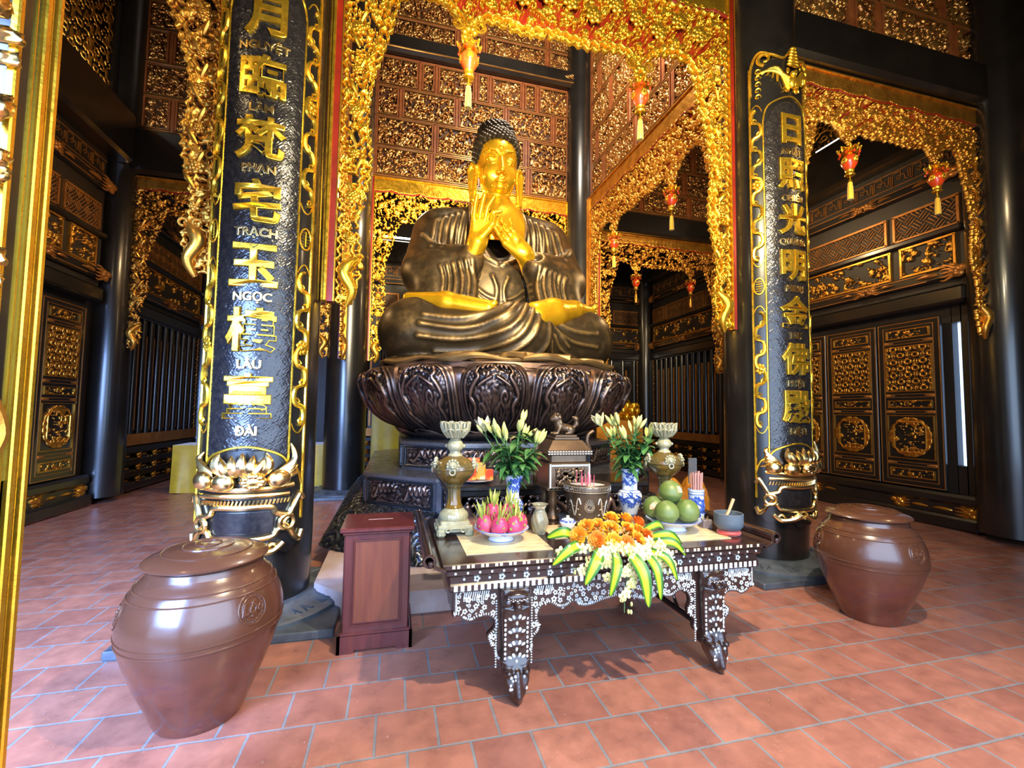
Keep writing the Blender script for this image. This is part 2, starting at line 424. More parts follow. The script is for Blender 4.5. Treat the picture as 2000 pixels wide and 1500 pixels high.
# ------------------------------------------------------------------ setting: floor, walls, ceiling
XL, XR, YF, YB, ZC = -4.85, 7.95, 0.25, 13.0, 10.7
def floor_material():
    m, nt, b = newmat('terracotta_tiles')
    tc = N(nt, 'ShaderNodeTexCoord'); mp = N(nt, 'ShaderNodeMapping'); mp.inputs['Location'].default_value = (-.105, .15, 0)
    nt.links.new(tc.outputs['Object'], mp.inputs['Vector'])
    nz = N(nt, 'ShaderNodeTexNoise'); nz.inputs['Scale'].default_value = 26; nt.links.new(tc.outputs['Object'], nz.inputs['Vector'])
    md = N(nt, 'ShaderNodeVectorMath', operation='MULTIPLY_ADD'); md.inputs[1].default_value = (.007, .007, 0)
    nt.links.new(nz.outputs['Color'], md.inputs[0]); nt.links.new(mp.outputs[0], md.inputs[2])
    br = N(nt, 'ShaderNodeTexBrick', offset=.5, squash=1.0)
    br.inputs['Scale'].default_value = 1; br.inputs['Brick Width'].default_value = .30; br.inputs['Row Height'].default_value = .30
    br.inputs['Mortar Size'].default_value = .0075; br.inputs['Mortar Smooth'].default_value = .25; br.inputs['Bias'].default_value = 0
    br.inputs['Color1'].default_value = (.40, .165, .105, 1); br.inputs['Color2'].default_value = (.30, .115, .078, 1); br.inputs['Mortar'].default_value = (.20, .195, .19, 1)
    nt.links.new(md.outputs[0], br.inputs['Vector'])
    n2 = N(nt, 'ShaderNodeTexNoise'); n2.inputs['Scale'].default_value = 7; n2.inputs['Detail'].default_value = 6; n2.inputs['Roughness'].default_value = .65
    nt.links.new(tc.outputs['Object'], n2.inputs['Vector'])
    mx = N(nt, 'ShaderNodeMix', data_type='RGBA', blend_type='MULTIPLY'); mx.inputs[0].default_value = .75
    r2 = ramp(nt, n2.outputs['Fac'], [(.25, (.55, .52, .55)), (.75, (1.25, 1.2, 1.15))])
    nt.links.new(br.outputs['Color'], mx.inputs[6]); nt.links.new(r2.outputs[0], mx.inputs[7])
    # pale lime scuffs and dark specks
    n3 = N(nt, 'ShaderNodeTexNoise'); n3.inputs['Scale'].default_value = 55; n3.inputs['Detail'].default_value = 5; nt.links.new(tc.outputs['Object'], n3.inputs['Vector'])
    r3 = ramp(nt, n3.outputs['Fac'], [(.66, (0, 0, 0)), (.74, (.5, .5, .5))])
    m2 = N(nt, 'ShaderNodeMix', data_type='RGBA'); m2.inputs[7].default_value = (.55, .40, .33, 1)
    nt.links.new(r3.outputs[0], m2.inputs[0]); nt.links.new(mx.outputs[2], m2.inputs[6])
    nt.links.new(m2.outputs[2], b.inputs['Base Color'])
    r4 = ramp(nt, n2.outputs['Fac'], [(.3, (.24,)*3), (.7, (.42,)*3)])
    m3 = N(nt, 'ShaderNodeMix', data_type='RGBA'); nt.links.new(br.outputs['Fac'], m3.inputs[0]); nt.links.new(r4.outputs[0], m3.inputs[6]); m3.inputs[7].default_value = (.8, .8, .8, 1)
    nt.links.new(m3.outputs[2], b.inputs['Roughness'])
    inv = N(nt, 'ShaderNodeMath', operation='SUBTRACT'); inv.inputs[0].default_value = 1; nt.links.new(br.outputs['Fac'], inv.inputs[1])
    ad = N(nt, 'ShaderNodeMath', operation='MULTIPLY_ADD'); ad.inputs[1].default_value = .18; nt.links.new(n2.outputs['Fac'], ad.inputs[0]); nt.links.new(inv.outputs[0], ad.inputs[2])
    bump(nt, b, ad.outputs[0], .55, .006)
    return m
M['tiles'] = floor_material()
def struct(name, mb, m, parent=None, smooth=False):
    o = mb.build(name, m, parent, smooth)
    if parent is None: o['kind'] = 'structure'
    return o
struct('floor', MB().box((1.5, 5.5, -.05), (14.5, 17, .1)), M['tiles'])
struct('ceiling', MB().box(((XL+XR)/2, (YF+YB)/2, ZC+.06), (XR-XL+.4, YB-YF+.6, .12)), M['dark'])
# right wall is split by the gap of a door left ajar beside the outer column
w = MB(); w.box((XR+.06, (YF+4.635)/2, ZC/2), (.12, 4.635-YF, ZC)); w.box((XR+.06, (4.74+YB)/2, ZC/2), (.12, YB-4.74, ZC))
w.box((XR+.06, 4.685, (3.0+ZC)/2), (.12, .13, ZC-3.0)); w.box((XR+.06, 4.685, .45), (.12, .13, .9))
struct('wall_right', w, M['dark'])
struct('wall_left', MB().box((XL-.06, (YF+YB)/2, ZC/2), (.12, YB-YF, ZC)), M['dark'])
struct('wall_back', MB().box(((XL+XR)/2, YB+.06, ZC/2), (XR-XL, .12, ZC)), M['dark'])
w = MB()   # front wall: openings of the centre and left bays
w.box(((XL-4.2)/2, YF-.06, ZC/2), (abs(XL+4.2), .12, ZC)); w.box((-1.25, YF-.06, ZC/2), (.3, .12, ZC)); w.box(((4.1+XR)/2, YF-.06, ZC/2), (XR-4.1, .12, ZC))
w.box((-.05, YF-.06, (3.6+ZC)/2), (8.3, .12, ZC-3.6))
struct('wall_front', w, M['dark'])

# ------------------------------------------------------------------ columns
M['stone'] = mat('blue_stone', (.045, .055, .068), (.085, .10, .115), rough=.42, scale=7, bmp=.35, bscale=40)
COLS = [(-1.05, 4.12, .40), (3.98, 4.15, .40), (-.90, 9.04, .37), (3.86, 9.04, .37)]
def column(x, y, r, label, z1=ZC, group=None, plinth=True):
    t = thing('column', label, 'column', (x, y, 0), group=group)
    prof = [(r*1.0, .10), (r*1.02, .6), (r*1.0, 2.2), (r*.985, 4), (r*.95, z1)]
    MB().lathe(prof, 48).build('shaft', M['black'], t)
    if plinth:
        p = MB(); p.box((0, 0, .03), (1.36*r/.4, 1.36*r/.4, .06), bev=.008)
        p.build('plinth', M['stone'], t, smooth=False)
        R1 = r*1.72
        q = MB(); q.lathe([(R1, .06), (R1, .085), (R1-.03, .10), (r*1.22, .115), (r*1.18, .13), (r*1.05, .135)], 64)
        for k in range(16):   # incised clouds on the ring
            a = 2*pi*k/16; c0 = r*1.47
            for sg in (-1, 1):
                pts = [((c0+.05*cos(tt))*cos(a+sg*(.03+.012*tt)), (c0+.05*cos(tt)-.004*tt)*sin(a+sg*(.03+.012*tt)), .108) for tt in np.linspace(0, 7, 16)]
                q.tube(pts, .006, 5)
        q.build('base_ring', M['stone'], t)
    return t
column(*COLS[0], 'thick black column behind the left brown jar, carrying the left couplet board')
column(*COLS[1], 'thick black column behind the right brown jar, carrying the right couplet board')
column(*COLS[2], 'black column behind the statue on the left, beside the wooden offering box')
column(*COLS[3], 'black column rising behind the right shoulder of the statue')
column(-4.72, 9.05, .30, 'black column against the left wall, with a long blue highlight', plinth=False)
column(7.80, 4.05, .36, 'black column at the right edge of the photo, beside the door gap', plinth=False)
column(7.74, 12.80, .27, 'slim black column in the far right corner behind the statue', plinth=False)
column(-4.70, 12.80, .27, 'slim black column in the far left corner, behind the left couplet column', plinth=False)
column(7.80, 9.05, .30, 'black column between the right doors and the right slatted window', plinth=False)
column(-4.72, 4.05, .34, 'black column by the left wall, hidden behind the open door leaf', plinth=False)

# ------------------------------------------------------------------ couplet boards
M['weave'] = mat('woven_lacquer', (.012, .010, .012), (.03, .024, .02), rough=.26, scale=30, coat=.3, metal=.25)
def couplet_board(x, y, chars, caps, label):
    t = thing('couplet_board', label, 'couplet board', (x, y, 0))
    r0 = .405; HA = .95
    def wrap(V):
        V = np.asarray(V, float); a = V[:, 0]/.44; rr = .44-V[:, 1]
        return np.stack([rr*np.sin(a), -rr*np.cos(a), V[:, 2]], 1)
    def wb(mb, name, m, par=t, angle=40):
        V = wrap(np.concatenate(mb.V)); return mesh(name, V, mb.F, m, par, True, angle)
    sH = .425
    zb, zt = .56, 5.38
    # curved body
    n = 30; P = []
    ss = np.linspace(-sH, sH, n+1)
    top = zt+.20*np.abs(np.cos(ss/sH*pi*1.0))**.6*(.6+.4*np.cos(ss*9)); bot = zb-.07*np.cos(ss/sH*pi/2)-.02*np.cos(ss*40)
    b = MB(); zz = np.linspace(0, 1, 40)
    fr = np.array([[(s, 0, bo+(to-bo)*q) for q in zz] for s, to, bo in zip(ss, top, bot)])
    bk = fr.copy(); bk[:, :, 1] = .032
    b.grid(fr[::-1]); b.grid(bk)
    rim = [tuple(fr[0, j]) for j in range(40)]+[tuple(fr[i, -1]) for i in range(1, n+1)]+[tuple(fr[n, j]) for j in range(38, -1, -1)]+[tuple(fr[i, 0]) for i in range(n-1, 0, -1)]
    k = len(rim); b.add(rim+[(a, .032, c) for a, _, c in rim], [(i, (i+1) % k, (i+1) % k+k, i+k) for i in range(k)])
    wb(b, 'panel', M['black'])
    # woven ground of the middle field
    U, Z = np.meshgrid(np.linspace(-.285, .285, 82), np.linspace(1.2, 4.93, 520), indexing='ij')
    p, q = (U+Z)/.062, (U-Z)/.062
    ev = ((np.floor(p)+np.floor(q)) % 2) < 1
    st = np.where(ev, np.abs(((p*3) % 1)-.5), np.abs(((q*3) % 1)-.5))
    H = np.clip((.36-st)*6, 0, 1)
    top_ok = (Z < 4.93-.25*(np.abs(U)/.285)**3) & (Z > 1.12+.16*np.sqrt(np.clip(1-(U/.40)**2, 0, 1)))
    heightmesh('woven_ground', U, Z, H, top_ok, .006, M['weave'], t, place=wrap, base=.0008)
    # gilt border lines
    g = MB()
    for s, rad in ((-.415, .012), (.415, .012), (-.292, .008), (.292, .008)):
        z0 = .75 if abs(s) > .4 else 1.2
        g.tube([(s, -.004, zz_) for zz_ in np.linspace(z0, 5.33 if abs(s) > .4 else 4.72, 40)], rad, 6)
    g.tube(spline([(-.292, -.004, 4.72), (-.26, -.004, 4.86), (-.17, -.004, 4.93), (0, -.006, 4.98), (.17, -.004, 4.93), (.26, -.004, 4.86), (.292, -.004, 4.72)], 6), .009, 6)
    g.tube(spline([(-.415, -.004, 1.0), (-.37, -.004, 1.12), (-.30, -.004, 1.17), (-.24, -.004, 1.24), (-.12, -.004, 1.29), (0, -.005, 1.31), (.12, -.004, 1.29), (.24, -.004, 1.24), (.30, -.004, 1.17), (.37, -.004, 1.12), (.415, -.004, 1.0)], 5), .010, 6)
    wb(g, 'gilt_border', M['gold'])
    # scrolling dragons and clouds in both side strips
    for sg, nm in ((-1, 'side_scroll'), (1, 'side_scroll')):
        c = MB(); s0 = .355
        for z0, z1 in ((1.42, 2.72), (3.16, 4.9)):
            zs = np.linspace(z0+.05, z1-.05, int((z1-z0)/.009)); L = z1-z0
            tw = 21*(zs-zs[0]); c.tube([(sg*(s0+.043*sin(t_)), -.008-.005*cos(t_), z_-.018*sin(2*t_)) for t_, z_ in zip(tw, zs)], .013+.008*np.abs(np.sin(tw/2)), 7)
            for k_, zc in enumerate(np.arange(z0+.075, z1-.03, .1496)):
                e = 1 if k_ % 2 else -1
                c.tube([(sg*(s0-e*.022)+.030*(1-.1*a)*cos(a*e)*.9, -.006, zc+.034*(1-.1*a)*sin(a)) for a in np.linspace(0, 6.5, 16)], .008, 5)
            zc = (z0+z1)/2
            for k_ in range(7):
                a = k_*.9; c.ell((sg*s0+.032*cos(a), -.012, zc+.042*sin(a)), (.017, .012, .02), 8, 6)
            c.ell((sg*s0, -.014, zc), (.024, .016, .026), 10, 6)
            for e, zc in ((-1, z0), (1, z1)):
                c.tube(spline([(sg*.302, -.004, zc-e*.06), (sg*.325, -.004, zc-e*.01), (sg*.355, -.004, zc+e*.012), (sg*.385, -.004, zc-e*.01), (sg*.408, -.004, zc-e*.06)], 5), .006, 6)
        # round longevity medallion
        c.tube([(sg*s0+.048*cos(a), -.006, 2.94+.085*sin(a)) for a in np.linspace(0, 2*pi, 28)], .008, 6)
        for dz in (-.05, -.025, 0, .025, .05): c.tube([(sg*s0-.03, -.006, 2.94+dz), (sg*s0+.03, -.006, 2.94+dz)], .005, 5)
        c.tube([(sg*s0, -.006, 2.88), (sg*s0, -.006, 3.0)], .005, 5)
        for zc in np.arange(5.0, 5.3, .07): c.tube([(sg*(s0-.02)+.03*cos(a)*(1-.12*a), -.006, zc+.03*sin(a)*(1-.12*a)) for a in np.linspace(0, 5.5, 12)], .008, 5)
        wb(c, nm, M['gold'])
    # characters and captions
    for i, (ch, cp) in enumerate(zip(chars, caps)):
        zc = 4.374-.49*i
        for txt, zz_, hh, mm, nm in ((ch, zc+.248, .335, 'gold', 'character'), (cp, zc, .062, 'goldwh', 'caption')):
            big = nm == 'character'
            V, F = text_mesh(txt, .30 if big else .088, .010 if big else .005, .006 if big else .002, 0, .0045 if big else .0015)
            V = V.copy(); mn, mx = V.min(0), V.max(0)
            V[:, 0] -= (mn[0]+mx[0])/2; V[:, 1] -= (mn[1]+mx[1])/2
            if big: V[:, 0] *= 1.12; V[:, 1] *= hh/(mx[1]-mn[1])*1.0
            Vf = np.stack([V[:, 0], -.012-V[:, 2], zz_+V[:, 1]], 1)
            mesh(nm, wrap(Vf), F, M[mm], t, True, 35)
    # bat at the head
    c = MB()
    c.ell((0, -.03, 5.12), (.05, .04, .07), 14, 10); c.ell((0, -.045, 5.20), (.035, .035, .035), 12, 8)
    for e in (-1, 1):
        c.ell((e*.05, -.03, 5.245), (.018, .015, .035), 8, 6)
        for k_ in range(5):
            a0 = .35+k_*.28; L = .30-.028*k_
            pts = spline([(e*.04, -.02, 5.16-.03*k_), (e*(.10+L*.35*cos(a0*.6)), -.025, 5.20-.01*k_+L*.55*sin(a0*.9)), (e*(.07+L*.95*cos(a0*.75)), -.018, 5.18+L*sin(a0*.62)-.05*k_)], 8)
            c.tube(pts, np.linspace(.028, .010, len(pts)), 7)
        c.tube([(e*(.27+.06*(1-.11*a)*cos(a)), -.016, 5.40+.06*(1-.11*a)*sin(a)) for a in np.linspace(-1.5, 5, 20)], np.linspace(.022, .012, 20), 7)
        c.tube(spline([(e*.40, -.01, 5.02), (e*.40, -.012, 5.3), (e*.33, -.012, 5.48), (e*.2, -.012, 5.44), (e*.08, -.012, 5.40), (0, -.012, 5.50)], 7), .014, 7)
        c.tube([(e*.06+.035*(1-.1*a)*cos(a)*e, -.02, 5.04+.035*(1-.1*a)*sin(a)) for a in np.linspace(0, 6, 14)], .010, 6)
    for k_ in range(6): c.ell((0, -.05, 5.30+.035*k_), (.075-.008*k_, .025, .022), 12, 6)
    wb(c, 'bat_ornament', M['gold'])
    # basket of fruit and lotus at the foot
    c = MB()
    c.tube([(.30*a, -.02, .955) for a in np.linspace(-1, 1, 20)], .018, 8); c.tube([(.33*a, -.018, 1.0+.02*a*a) for a in np.linspace(-1, 1, 20)], .022, 8)
    for k_ in range(24): c.tube([(-.3+.6*k_/23, -.012, .89), (-.3+.6*(k_+.5)/23, -.016, .925)], .009, 5)
    for u, z_, ru, rz in ((-.11, 1.06, .075, .065), (.07, 1.065, .08, .062), (.22, 1.075, .075, .068), (-.26, 1.07, .07, .068)): c.ell((u, -.045, z_), (ru, .055, rz), 18, 12)
    for k_ in range(10): c.ell((.07+.05*cos(k_*1.9), -.09, 1.065+.04*sin(k_*1.9)), (.022, .012, .018), 8, 6)
    for k_, (u, hgt, lean) in enumerate(((0, .15, 0), (-.05, .13, -.03), (.05, .13, .03), (-.10, .12, -.07), (.10, .12, .07), (-.15, .15, -.04), (.15, .15, .03))):
        pts = spline([(u*.6, -.04, 1.10), (u, -.07, 1.10+hgt*.5), (u*.7+lean, -.05, 1.12+hgt)], 6)
        c.tube(pts, .034*np.sin(np.linspace(.5, 3.05, len(pts))), 8)
    for e in (-1, 1):
        for k_ in range(5):
            pts = spline([(e*.2, -.03, 1.04+.02*k_), (e*(.28+.01*k_), -.04, 1.09+.03*k_), (e*(.38-.02*k_), -.02, 1.11+.055*k_ if e > 0 else 1.07+.05*k_)], 6)
            c.tube(pts, .022*np.sin(np.linspace(.4, 3.0, len(pts))), 7)
        # interlaced cartouche
        c.tube(spline([(0, -.012, .87), (e*.18, -.012, .87), (e*.22, -.014, .82), (e*.30, -.02, .80), (e*.335, -.02, .85), (e*.39, -.016, .94), (e*.42, -.014, .90)], 8), .021, 8)
        c.tube(spline([(0, -.012, .64), (e*.19, -.012, .65), (e*.24, -.014, .70), (e*.31, -.02, .69), (e*.345, -.02, .64), (e*.39, -.016, .60), (e*.42, -.014, .66)], 8), .021, 8)
        c.tube([(e*.29+.05*cos(a), -.026, .745+.05*sin(a)) for a in np.linspace(0, 2*pi, 22)], .015, 8)
        c.tube(spline([(e*.33, -.02, .80), (e*.27, -.02, .745), (e*.34, -.02, .68)], 6), .015, 7)
        c.tube(spline([(e*.27, -.02, .60), (e*.20, -.02, .545), (e*.10, -.03, .56), (e*.03, -.03, .60)], 7), np.linspace(.022, .03, 22), 8)
        c.tube([(e*.2+.035*(1-.1*a)*cos(a), -.02, .57+.035*(1-.1*a)*sin(a)) for a in np.linspace(0, 6, 16)], .013, 7)
    for k_ in range(18): c.ell((-.12+.24*((k_*7) % 18)/17, -.03, .56+.035*((k_*5) % 18)/17), (.018, .018, .014), 8, 6)
    wb(c, 'fruit_basket_ornament', M['goldwh'])
    # brushed ground of the cartouche
    U, Z = np.meshgrid(np.linspace(-.21, .21, 60), np.linspace(.68, .84, 24), indexing='ij')
    heightmesh('ribbed_field', U, Z, .5+.5*np.sin((U+Z*.4)*420), np.ones_like(U, bool), .003, M['weave'], t, place=wrap, base=.0008)
    return t
couplet_board(COLS[0][0], COLS[0][1], '月臨梵宅玉樓臺', ['NGUYỆT', 'LÂM', 'PHẠN', 'TRẠCH', 'NGỌC', 'LÂU', 'ĐÀI'],
              'curved black and gold couplet board ending in ĐÀI, behind the left jar')
couplet_board(COLS[1][0], COLS[1][1], '日照光明金佛殿', ['NHẬT', 'CHIẾU', 'QUANG', 'MINH', 'KIM', 'PHẬT', 'ĐIỆN'],
              'curved black and gold couplet board ending in ĐIỆN, behind the right jar')
# ------------------------------------------------------------------ carved arches between the columns
def in_poly(px, py, poly):
    r = np.zeros(px.shape, bool); n = len(poly); j = n-1
    for i in range(n):
        xi, yi = poly[i]; xj, yj = poly[j]
        if yi != yj: r ^= ((yi > py) != (yj > py)) & (px < (xj-xi)*(py-yi)/(yj-yi)+xi)
        j = i
    return r
HALF = [(0, 5.37), (.35, 5.33), (.70, 5.37), (.83, 5.30), (.93, 5.16), (1.04, 5.30), (1.16, 5.43), (1.42, 5.47), (1.58, 5.36), (1.67, 5.05), (1.79, 4.62), (1.84, 4.25), (1.80, 3.74), (1.90, 3.22), (1.85, 2.86), (1.92, 2.50)]
NH = 9
def arch_contour(hw, ztop, zleg, kz, leg=1.0):
    out = []; zs = ztop-(6.4-5.05)*kz
    for i, (u, z) in enumerate(HALF):
        if i < NH-1: out.append((u*hw/2.1, ztop-(6.4-z)*kz))
        else: out.append((hw-(2.1-u)*leg*(1 if i >= NH else .97), zleg+(z-2.5)*(zs-zleg)/(5.05-2.5)))
    P = spline(out, 7)
    k = np.arange(len(P)); nrm = np.gradient(P, axis=0); nrm = np.stack([nrm[:, 1], -nrm[:, 0]], 1); nrm /= np.linalg.norm(nrm, axis=1)[:, None]+1e-9
    return P
M['lantern'] = mat('red_lantern', (.72, .07, .01), (.60, .04, .008), rough=.22, scale=8, coat=.5)
M['tassel'] = mat('yellow_silk', (.90, .58, .03), (.75, .42, .02), rough=.55, scale=60, stretch=(1, 1, .05), sheen=.4)
LANT = {}
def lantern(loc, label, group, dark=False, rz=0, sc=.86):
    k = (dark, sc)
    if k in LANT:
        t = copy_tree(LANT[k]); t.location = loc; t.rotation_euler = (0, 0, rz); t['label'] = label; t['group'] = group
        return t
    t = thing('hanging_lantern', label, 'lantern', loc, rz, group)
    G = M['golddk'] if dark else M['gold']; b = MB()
    b.tube([(0, 0, 0), (0, 0, -.10*sc)], .006*sc, 6); b.tube([(.018*cos(a)*sc, 0, (-.03+.02*sin(a))*sc) for a in np.linspace(0, 6.28, 12)], .005*sc, 5)
    b.lathe([(0.03, -.09), (.055, -.11), (.03, -.13), (.09, -.17), (.10, -.185), (.04, -.20), (.05, -.215)], 16) if sc == 1 else b.lathe([(.03*sc, -.09*sc), (.055*sc, -.11*sc), (.03*sc, -.13*sc), (.09*sc, -.17*sc), (.10*sc, -.185*sc), (.04*sc, -.20*sc), (.05*sc, -.215*sc)], 16)
    for i in range(8):
        a = 2*pi*i/8
        pts = [(r*cos(a)*sc, r*sin(a)*sc, z*sc) for r, z in ((.05, -.11), (.085, -.10), (.115, -.13), (.11, -.175), (.128, -.15), (.135, -.12))]
        b.tube(spline(pts, 4), np.linspace(.012, .007, 21)*sc, 6)
        b.ell((.135*cos(a)*sc, .135*sin(a)*sc, -.112*sc), (.014*sc,)*3, 8, 6)
    b.build('crown', G, t)
    r = MB()
    for i in range(8):
        a = 2*pi*(i+.5)/8; r.ell((.12*cos(a)*sc, .12*sin(a)*sc, -.20*sc), (.014*sc, .014*sc, .026*sc), 8, 6)
    r.build('bead_fringe', M['lantern'], t)
    b = MB(); b.lathe([(x*sc, z*sc) for x, z in ((.045, -.21), (.075, -.225), (.098, -.265), (.102, -.305), (.088, -.355), (.062, -.40), (.048, -.425))], 28)
    body = b.build('lamp_bowl', M['lantern'], t)
    b = MB()
    for i in range(4):
        a = -pi/2+pi/2*i; cx, cy = cos(a), sin(a)
        Tm = Matrix.Translation((cx*.094*sc, cy*.094*sc, -.295*sc)) @ Matrix.Rotation(a+pi/2, 4, 'Z')
        b.T = Tm; b.ell((0, 0, 0), (.044*sc, .012*sc, .048*sc), 14, 8)
        for q in range(6): b.ell((.024*cos(q*1.05)*sc, -.010*sc, .026*sin(q*1.05)*sc), (.011*sc, .006*sc, .011*sc), 8, 6)
        b.T = None
    b.build('medallion', G, body)
    b = MB(); b.lathe([(x*sc, z*sc) for x, z in ((.052, -.42), (.056, -.43), (.048, -.45), (.050, -.47), (.064, -.49), (.058, -.505), (.03, -.51), (.006, -.515), (.006, -.56), (.02, -.565), (.024, -.585), (.01, -.60))], 20)
    b.build('neck_ring', G, t)
    b = MB(); b.lathe([(x*sc, z*sc) for x, z in ((.008, -.585), (.024, -.60), (.030, -.625), (.027, -.64), (.033, -.66), (.036, -.75), (.038, -.84), (.036, -.845))], 24, rfun=lambda a, z: 1+.05*sin(12*a))
    b.build('tassel', M['golddk'] if dark else M['tassel'], t)
    LANT[k] = t
    return t

def carved_arch(label, origin, rz, hw, ztop, zleg, kz, cell, m, lantern_labels=None, lgroup=None, dark=False, back_red=True, tile=0, tsc=.75, off=(0, 0), leg=1.0, depth=.05, rich=False, group=None, dense=True):
    t = thing('carved_arch', label, 'carved arch', origin, rz, group)
    P = arch_contour(hw, ztop, zleg, kz, leg)
    zc = ztop-.27*kz
    poly = [(u, z) for u, z in P]+[(hw-.03, zleg)]+[(hw-.03, zc+.02)]
    poly = poly+[(-u, z) for u, z in poly[::-1]]
    nu = int(2*hw/cell); nz = int((zc+.05-zleg+.08)/cell)
    U, Z = np.meshgrid(np.linspace(-hw, hw, nu+1), np.linspace(zleg-.05, zc+.03, nz+1), indexing='ij')
    # scalloped edge
    inside = in_poly(U+.012*np.sin(Z*70), Z+.014*np.sin(U*62), poly)
    dist = erode_dist(inside, int(.13/cell)+1)*cell
    H = tile_at(tile, np.abs(U)+off[0], Z+off[1], tsc)
    if not rich: H = np.maximum(H, .72*tile_at(1-tile, np.abs(U)*1.1+.37, Z*1.1+.2, tsc*.9))
    open_ = H > .14
    rim = (dist < .034) & inside; rib = (dist > .070) & (dist < .094) & (np.abs(U) < hw-.13)
    # scroll edge: little loops along the border
    loop = (np.sin(U*44)*np.sin(Z*44) > -.55)
    H = np.where(rim & loop, np.maximum(H*.6, .42+.25*np.sin(dist/.034*pi)), H)
    H = np.where(rib, .95-.2*np.abs(dist-.083)/.015, H)
    sol = inside & (open_ | (rim & loop) | rib)
    heightmesh('carving', U, Z, H, sol, depth, m, t, back=.012)
    # blossoms, coins and leaves standing proud
    b = MB(); rng = random.Random(int(hw*1000+ztop*10))
    def flower(u, z, r):
        for k in range(6):
            a = k*1.047+.3; b.ell((u+r*.72*cos(a), -depth*.9, z+r*.72*sin(a)), (r*.45, r*.28, r*.45), 9, 6)
            b.ell((u+r*.45*cos(a+.5), -depth*1.15, z+r*.45*sin(a+.5)), (r*.32, r*.22, r*.32), 8, 6)
        b.ell((u, -depth*1.35, z), (r*.28, r*.22, r*.28), 9, 6)
    n0 = 7 if rich else 4
    for sg in (-1, 1):
        for k in range(n0):
            f = (k+.5)/n0; u = sg*(f*hw*.86); zz_ = ztop-kz*(.62+.10*sin(k*2.1)); flower(u, zz_, .085*kz if rich else .07*kz)
        for k in range(6):
            z = zleg+.55+k*(ztop-1.35*kz-zleg-.4)/5.5; flower(sg*(hw-.15*leg), z, .058 if k % 2 else .042)
        # long leaves fanning along the legs
        for k in range(10):
            z = zleg+.5+k*(ztop-1.2*kz-zleg-.4)/10; u = sg*(hw-.16*leg)
            b.tube(spline([(u, -.03, z), (u+sg*.05*((-1)**k), -.06, z+.09), (u+sg*.09*((-1)**k)*leg, -.03, z+.15)], 4), .016*np.sin(np.linspace(.5, 3, 9))+.002, 6)
        # coins beside the pendant
        up, zp = sg*.93*hw/2.1, ztop-(6.4-5.20)*kz
        for e in (-1, 1):
            b.tube([(up+e*.105*kz+.05*kz*cos(a), -.06, zp+.06*kz+.05*kz*sin(a)) for a in np.linspace(0, 6.283, 16)], .011*kz, 6)
            b.tube([(up+e*.105*kz+.032*kz*cos(a), -.06, zp+.06*kz+.032*kz*sin(a)) for a in np.linspace(0, 6.283, 5)], .008*kz, 5)
        for k in range(7): b.ell((up+.05*kz*cos(k*.9), -.05, zp-.01*k*kz+.05*kz*sin(k*.9)), (.034*kz, .03*kz, .034*kz), 8, 6)
        b.ell((up, -.05, zp-.07*kz), (.035*kz, .035*kz, .05*kz), 10, 8)
        # carp-tail foot
        pts = spline([(sg*(hw-.20*leg), -.03, zleg+.40), (sg*(hw-.10*leg), -.06, zleg+.26), (sg*(hw-.17*leg), -.06, zleg+.10), (sg*(hw-.12*leg), -.03, zleg-.03)], 7)
        b.tube(pts, np.interp(np.linspace(0, 1, len(pts)), [0, .25, .6, 1], [.025, .062*leg, .048*leg, .018]), 10)
        for e in (-1, 1): b.tube([(sg*(hw-.17*leg)+e*.05+.03*cos(a), -.05, zleg+.40+.03*sin(a)) for a in np.linspace(0, 5, 10)], .012, 6)
    b.build('blossoms', m, t)
    # cloud band along the top with its red waved line
    wav = lambda u: zc-.05*kz*np.abs(np.sin(u*pi/(.62*kz)))**.7+.02*kz
    cb = max(cell, .012)
    U, Z = np.meshgrid(np.linspace(-hw, hw, int(2*hw/cb)+1), np.linspace(zc-.09*kz, ztop, int((.36*kz)/cb)+2), indexing='ij')
    row = np.floor((Z-zc)/(.075*kz)); uu = (U/(.15*kz)+.5*(row % 2)) % 1-.5; vv = ((Z-zc)/(.075*kz)) % 1
    rr = np.sqrt((uu*2)**2+((vv)*1.0)**2); Hc = .45+.35*np.abs(np.sin(rr*9))
    heightmesh('cloud_band', U, Z, Hc, Z > wav(U), .03, m, t, back=.02, base=.01)
    b = MB(); us = np.linspace(-hw, hw, 120); b.tube([(u, -.025, wav(u)-.012*kz) for u in us], .020*kz, 7)
    if back_red:
        lo = [(u, z+.13*kz) for u, z in P if z > ztop-1.10*kz and u < hw-.3]
        pl = lo+[(hw-.02, ztop-.75*kz), (hw-.02, zc+.03)]; pl = pl+[(-u, z) for u, z in pl[::-1]]
        b.prism(pl, .014, .030)
    for sg in (-1, 1):
        b.box((sg*(hw+.012), .0, (zleg+ztop)/2), (.055, .10, ztop-zleg))
    b.build('red_backing', M['red'], t, smooth=False)
    b = MB()
    for sg in (-1, 1):
        b.box((sg*(hw+.052), -.012, (zleg+ztop)/2), (.026, .13, ztop-zleg), bev=.005); b.box((sg*(hw+.076), .0, (zleg+ztop)/2), (.024, .10, ztop-zleg), bev=.005)
        b.box((sg*(hw-.018), -.028, (zleg+ztop)/2), (.010, .06, ztop-zleg))
    b.box((0, -.01, ztop+.012), (2*hw+.1, .09, .024), bev=.005)
    b.build('gilt_moulding', m, t, smooth=False)
    if lantern_labels:
        ca, sa = cos(rz), sin(rz)
        for sg, lab in zip((-1, 1), lantern_labels):
            if lab is None: continue
            u, z = sg*.93*hw/2.1, ztop-(6.4-5.17)*kz
            lantern((origin[0]+u*ca-(-.05)*sa*-1*-1, origin[1]+u*sa-.05*ca, z), lab, lgroup, dark, rz)
    return t

